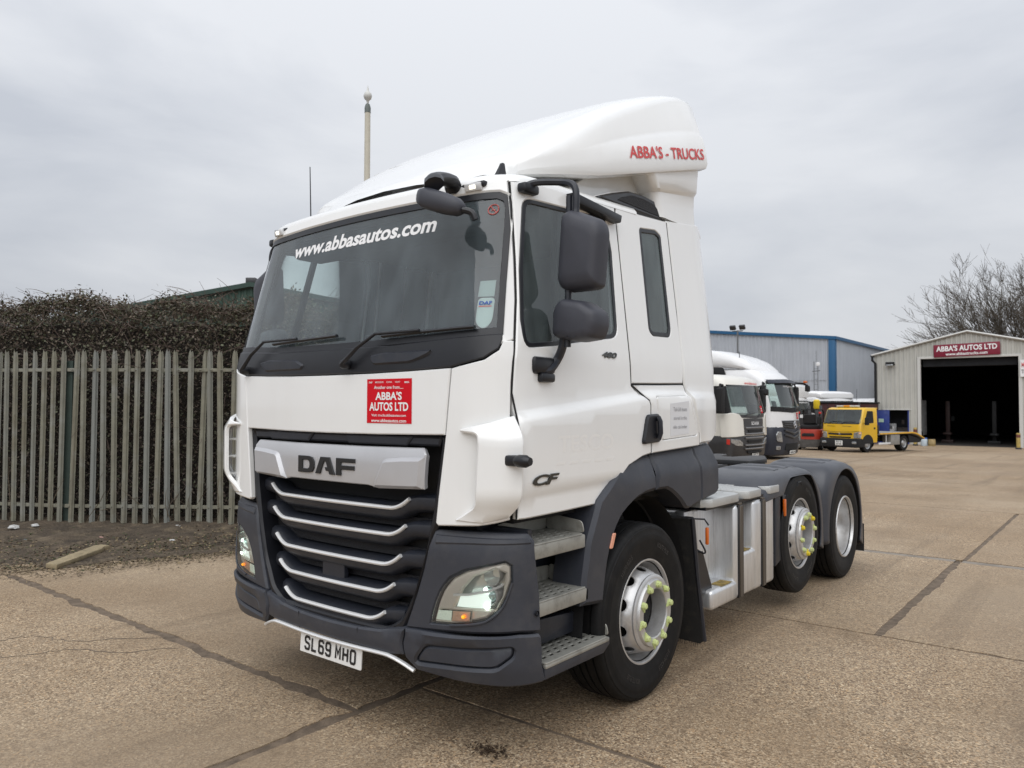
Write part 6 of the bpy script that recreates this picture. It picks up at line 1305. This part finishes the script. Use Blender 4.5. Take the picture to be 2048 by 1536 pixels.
make('verge_trim', [tube([(-Wd-.08, -.13, Hh+.02), (0, -.13, ap_+.045), (Wd+.08, -.13, Hh+.02)], .045, 4)], fas, t, 0)
make('door_frame', [box(D0-.13, D0, -.06, .12, 0, DH+.1, .01), box(D1, D1+.13, -.06, .12, 0, DH+.1, .01), box(D0-.13, D1+.13, -.058, .12, DH, DH+.10, .01)], fas, t, 0)
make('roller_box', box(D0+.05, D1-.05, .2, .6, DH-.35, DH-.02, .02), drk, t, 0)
sg = make('sign', box(-1.22, 1.31, -.12, -.07, 3.96, 4.51, .005), M('sign_maroon', (.20, .008, .03), .5), t); sg['label'] = 'maroon name sign over the doorway'
sg.rotation_euler = (0, R(-1.2), 0)
SF = flat((.045, -.1235, 4.235), (1, 0, 0), (0, 0, 1)); signtext(sg, "ABBA'S AUTOS LTD", 2.32, .245, lambda a, b, d=0: SF(a, b+.09, 0), printw, 'sign_lettering', .03); signtext(sg, 'www.abbastrucks.com', 1.6, .13, lambda a, b, d=0: SF(a, b-.16, 0), printw, 'sign_lettering', .02)
bl = M('blue_door', (.012, .035, .22), .45, var=(3, .3), grime=((.06, .09, .2), .5, 5))
make('side_door', [box(S0-.03, S0+.66, -.35, -.30, .0, SH-.01, .008)], bl, t); make('door_notice', box(S0+.2, S0+.42, -.362, -.352, 1.0, 1.16), M('green_notice', (.35, .5, .42), .5), t, 0); make('door_jamb', box(S1-.05, S1, -.03, .06, 0, SH), bl, t, 0); make('side_interior', [box(S0, S1, .9, .95, 0, SH), box(S0, S1, .06, .9, SH, SH+.02)], drk, t, 0)
make('workbench', [box(S0+.8, S1-.1, .5, .85, .3, .75, .02), box(S1-.4, S1-.3, .45, .5, .9, 1.1, .01)], M('bench_clutter', (.05, .04, .035), .7, var=(9, .6)), t)
make('door_lintel', box(S0+.3, S1+.12, -.05, -.0, SH, SH+.05, .005), fas, t, 0)
fl2 = make('flood_lamp', box(-3.28, -2.92, -.28, -.08, 3.62, 3.78, .02), pitch, t); make('lamp_glass', box(-3.25, -2.95, -.29, -.27, 3.60, 3.67, .005), lampm, fl2)
make('drainpipe', tube([(-Wd-.05, -.1, Hh-.02), (-Wd-.05, -.12, Hh-.22), (-Wd+.07, -.08, Hh-.36), (-Wd+.07, -.08, 0)], .055, 8), pitch, t)
make('gutter', box(-Wd-.14, -Wd-.03, -.1, 16, Hh-.05, Hh+.04, .02), pitch, t)
nb = make('wall_notice', box(D1+.07, D1+.42, -.13, -.09, 3.0, 3.72), bgwhite, t, 0); signtext(nb, 'MOT', .26, .2, flat((D1+.245, -.132, 3.5), (1, 0, 0), (0, 0, 1)), redtext); signtext(nb, 'TEST', .28, .16, flat((D1+.245, -.132, 3.22), (1, 0, 0), (0, 0, 1)), ink)
for x, c_ in ((-1.28, (.028, .009, .007)), (.62, (.012, .013, .014))):
    make('vehicle_lift', [box(x-.09, x+.09, 3.0, 3.2, 0, 2.0, .02), box(x-.25, x+.25, 2.8, 3.3, 0, .15, .02), box(x-.14, x+.2, 2.6, 3.0, .4, .5, .01)], M('lift_%d' % (x > 0), c_, .6, var=(5, .5)), t)
make('wall_panel', [box(-1.6, -1.45, 6, 6.1, 1.0, 1.25), box(1.45, 1.62, 5, 5.1, 1.05, 1.25)], M('dim_panel', (.05, .055, .06), .6), t, 0)
# bollards, drums by the doorway
def bollard(px, py, h, label):
    loc, s = place(px, py); o = thing('bollard', label, 'bollard', loc, 0, 'yellow bollards guarding the workshop doorway'); o.scale = (s,)*3
    make('post', lathe([(.075, 0), (.075, h-.03), (.06, h), (0, h+.005)], 16, 'z'), M('bollard_yellow', (.44, .32, .09), .7, var=(8, .3), grime=((.15, .10, .06), .9, 6)), o); make('band', lathe([(.0765, h*.72), (.0765, h*.9)], 16, 'z'), M('bollard_red', (.16, .05, .04), .7, var=(9, .4)), o); make('base', lathe([(.11, 0), (.11, .05), (.08, .07)], 14, 'z'), steel, o)
bollard(-3.82, 34.9, .80, 'tall yellow and red bollard at the left side of the workshop doorway'); bollard(.02, 34.6, .66, 'yellow bollard at the right side of the workshop doorway')
loc, s = place(-3.47, 34.9); o = thing('plastic_drum', 'white and blue plastic drum standing beside the left bollard', 'drum', loc); o.scale = (s,)*3
make('body', lathe([(0, 0), (.13, 0), (.14, .04), (.14, .26), (.12, .31), (0, .32)], 18, 'z'), M('drum_white', (.50, .58, .64), .5, var=(8, .2)), o); make('lid', lathe([(.125, .31), (.125, .36), (0, .365)], 18, 'z'), M('drum_blue', (.05, .12, .4), .5), o)
loc, s = place(-3.17, 34.9); o = thing('oil_drum', 'short tan drum standing between the white drum and the doorway', 'drum', loc); o.scale = (s,)*3
make('body', lathe([(0, 0), (.14, 0), (.145, .1), (.15, .11), (.145, .12), (.145, .28), (.13, .30), (0, .295)], 18, 'z'), M('drum_tan', (.34, .25, .11), .6, var=(8, .3)), o); make('cap', lathe([(.04, .29), (.04, .32), (0, .325)], 10, 'z', (.06, 0, 0)), steel, o)
# ---- big warehouse with blue trim
t = thing('warehouse', 'large grey metal-clad warehouse with bright blue roof trim and corner post', 'building', (-14.9, 62, gz(62)))
wc = M('warehouse_cladding', (.47, .495, .535), .5, metal=.1, var=(.6, .08), streak=(2.5, .2)); bt = M('blue_trim', (.012, .095, .215), .45)
Hc = 7.23-gz(62); tp = lambda x: Hc+min(-x, 22)*.1026-max(0, -x-22)*.1026
make('wall_end', corrug(-44, 0, lambda x: 0, tp, .33, .05), wc, t, 0); V, F = corrug(0, 46, lambda x: 0, lambda x: Hc, .33, .05); make('wall_side', ([(-b, a, c) for a, b, c in V], F), wc, t, 0)
make('roof', ([(0, 0, Hc+.05), (-22, 0, tp(-22)+.05), (-22, 46, tp(-22)+.05), (0, 46, Hc+.05), (-44, 0, Hc+.05), (-44, 46, Hc+.05)], [[0, 1, 2, 3], [1, 4, 5, 2]]), wc, t, 0)
make('corner_post', box(-.40, .10, -.16, .4, 0, Hc+.05, .02), bt, t); make('roof_trim', prism([(.15, Hc-.04), (-22, tp(-22)-.04), (-22, tp(-22)+.22), (.15, Hc+.22)], 'y', -.22, -.06), bt, t, 0); make('eaves_trim', box(.06, .22, -.2, 46, Hc-.04, Hc+.22, .01), bt, t, 0)
make('cladding_joint', box(-44, -.6, -.075, -.06, 4.6, 4.66), wc, t, 0)
# masts
loc = (-17.5, 48.5, gz(48.5)); t = thing('floodlight_mast', 'grey floodlight mast with two lamp heads above the lorry roofs', 'lamp post', loc); pm = M('mast_steel', (.16, .165, .17), .5, metal=.4)
make('pole', tube([(0, 0, 0), (0, 0, 7.55)], [.09, .06], 8), pm, t); make('crossbar', tube([(-.38, 0, 7.5), (.38, 0, 7.5)], .04, 6), pm, t)
for x in (-.32, .36): make('lamp_head', move(box(-.2, .2, -.09, .09, -.16, .16, .02), Matrix.Translation((x, -.08, 7.74)) @ Matrix.Rotation(R(35), 4, 'X')), gunm, t)
make('junction_box', box(-.12, .12, -.12, .12, 5.2, 5.5, .02), gunm, t)
t = thing('camera_mast', 'slim lattice camera mast with white dome in front of the warehouse', 'camera mast', (-12.2, 48.5, gz(48.5)))
make('leg', tube([(-.14, 0, 0), (-.14, 0, 5.2)], .025, 5), pm, t); make('leg', tube([(.1, 0, 0), (.1, 0, 5.0)], .025, 5), pm, t)
for i in range(14): make('rung', tube([(-.14, 0, .3+.34*i), (.1, 0, .3+.34*i)], .012, 4), pm, t, 0)
make('head_bracket', tube([(-.25, 0, 4.55), (.25, 0, 4.6)], .03, 5), pm, t); make('dome', lathe([(0, 4.62), (.11, 4.66), (.15, 4.76), (.13, 4.88), (0, 4.9)], 14, 'z', (.12, -.05, .25)), bgwhite, t); make('rod', tube([(0, 0, 5.1), (0, 0, 5.9)], .015, 5), pm, t)
# green shed and cream mast behind the hedge
A0 = Vector((-34.3, 16.3, 0)); dr = (Vector((-26.5, 22.6, 0))-A0).normalized(); t = thing('green_shed', 'dark green shed roof peeping above the hedge behind the lorry cab', 'building', (-30.8, 19.0, 0), math.atan2(dr.y, dr.x))
grn = M('green_cladding', (.035, .075, .055), .6, var=(2, .2), streak=(4, .2)); gv_ = lambda x: 7.62-abs(x)*.185
make('wall_gable', corrug(-11, 11, lambda x: 0, lambda x: gv_(x)-.05, .3, .04), grn, t, 0)
for k in (-1, 1): make('roof', fix(loft([[Vector((k*11.2, y, gv_(11.2)-.02)), Vector((0, y, 7.62)), Vector((0, y, 7.85)), Vector((k*11.2, y, gv_(11.2)+.22))] for y in (-.25, 18)])), M('green_roof', (.022, .055, .042), .5, var=(2, .2)), t, 0)
make('roof_vent', box(-.3, .2, -.1, .4, 7.8, 8.1, .03), gunm, t)
t = thing('flagpole', 'cream painted pole with round finial rising behind the lorry roof', 'pole', (-13.55, 11.78, 0)); crm = M('cream_paint', (.60, .56, .46), .5, var=(6, .12))
make('shaft', tube([(0, 0, 0), (0, 0, 10.15)], [.11, .082], 14), crm, t); make('collar', lathe([(.09, 10.15), (.09, 10.3), (.06, 10.4), (.03, 10.42)], 14, 'z'), M('pole_collar', (.12, .14, .13), .5), t)
make('finial', lathe([(.03, 10.42), (.04, 10.5), (.10, 10.56), (.125, 10.64), (.10, 10.72), (.04, 10.78), (.02, 10.88), (0, 10.96)], 16, 'z'), M('finial_white', (.6, .6, .57), .4), t)
# ---- bare winter trees behind the workshop
bark = M('bark', (.058, .047, .032), .9, var=(3, .35)); twm = M('twig_bark', (.085, .068, .05), .9, var=(2, .3))
def bare_tree(label, loc, H, spread, seed, limbs, top=6):
    r = random.Random(seed); t = thing('bare_tree', label, 'tree', loc); br = []; tw_ = []
    def grow(p, d, l, rad, lev):
        n_ = 5 if lev < 3 else 3; pts = [p]; rs = [rad]
        for k in range(n_):
            out = Vector((p.x, p.y, 0)); out = out.normalized()*.03 if out.length > .1 else out
            d = (d+Vector((r.gauss(0, .11), r.gauss(0, .11), r.gauss(.03, .08)))+out).normalized(); pts.append(pts[-1]+d*l/n_); rs.append(max(.010, rad*(1-.38*(k+1)/n_)))
        (br if lev < 3 else tw_).append(tube(pts, rs, 6 if lev < 2 else 4 if lev < 3 else 3, cap=False))
        if lev >= top: return
        for c in range(4 if lev else 5):
            k = r.randrange(max(1, n_//2-1), n_+1) if c else n_; a = r.uniform(0, 6.28); ax = d.orthogonal().normalized(); ax = Matrix.Rotation(a, 3, d) @ ax
            ang_ = r.uniform(.25, .75) if c else r.uniform(.03, .25); nd = (d*math.cos(ang_)+ax*math.sin(ang_)+Vector((0, 0, .08))).normalized(); grow(pts[k], nd, l*r.uniform(.52, .78), max(.012, rs[k]*r.uniform(.5, .72)), lev+1)
    th_ = H*.16; make('trunk', [tube([(0, 0, -.3), (.03, 0, th_*.5), (0, .05, th_)], [H*.03, H*.024, H*.022], 10, cap=False)], bark, t)
    for i in range(limbs):
        a = 2*math.pi*(i+.5*r.random())/limbs; tilt = (.15+.85*((i*0.618) % 1))*spread; d = Vector((math.sin(tilt)*math.cos(a), math.sin(tilt)*math.sin(a), math.cos(tilt))); grow(Vector((0, 0, th_*r.uniform(.75, 1.1))), d, H*.32, H*.0135, 0)
    make('limbs', br, bark, t); make('twigs', tw_, twm, t, 0)['kind'] = 'stuff'; return t
bare_tree('big bare winter tree spreading above the workshop roof', (-1.6, 76, gz(76)), 17.4, 1.22, 33, 15, 5)
bare_tree('small bare treetop just showing over the left workshop eaves', (-11.2, 76, gz(76)), 8.4, .8, 4, 5, 4)
# ---- crumbs on the concrete in front of the lorry
cl = M('leaf_clump', (.06, .035, .018), .9, var=(60, .5))
rc = random.Random(8); cen = Vector((.95, .30, .006))
tag(make('debris', scatter('d', 150, .010, lambda r: cen+Vector((r.gauss(0, .055), r.gauss(0, .035), abs(r.gauss(0, .004)))), [0], .5, rc), cl, smooth=0), 'small clump of dark rotten leaves on the concrete before the bumper', 'debris', kind='stuff')
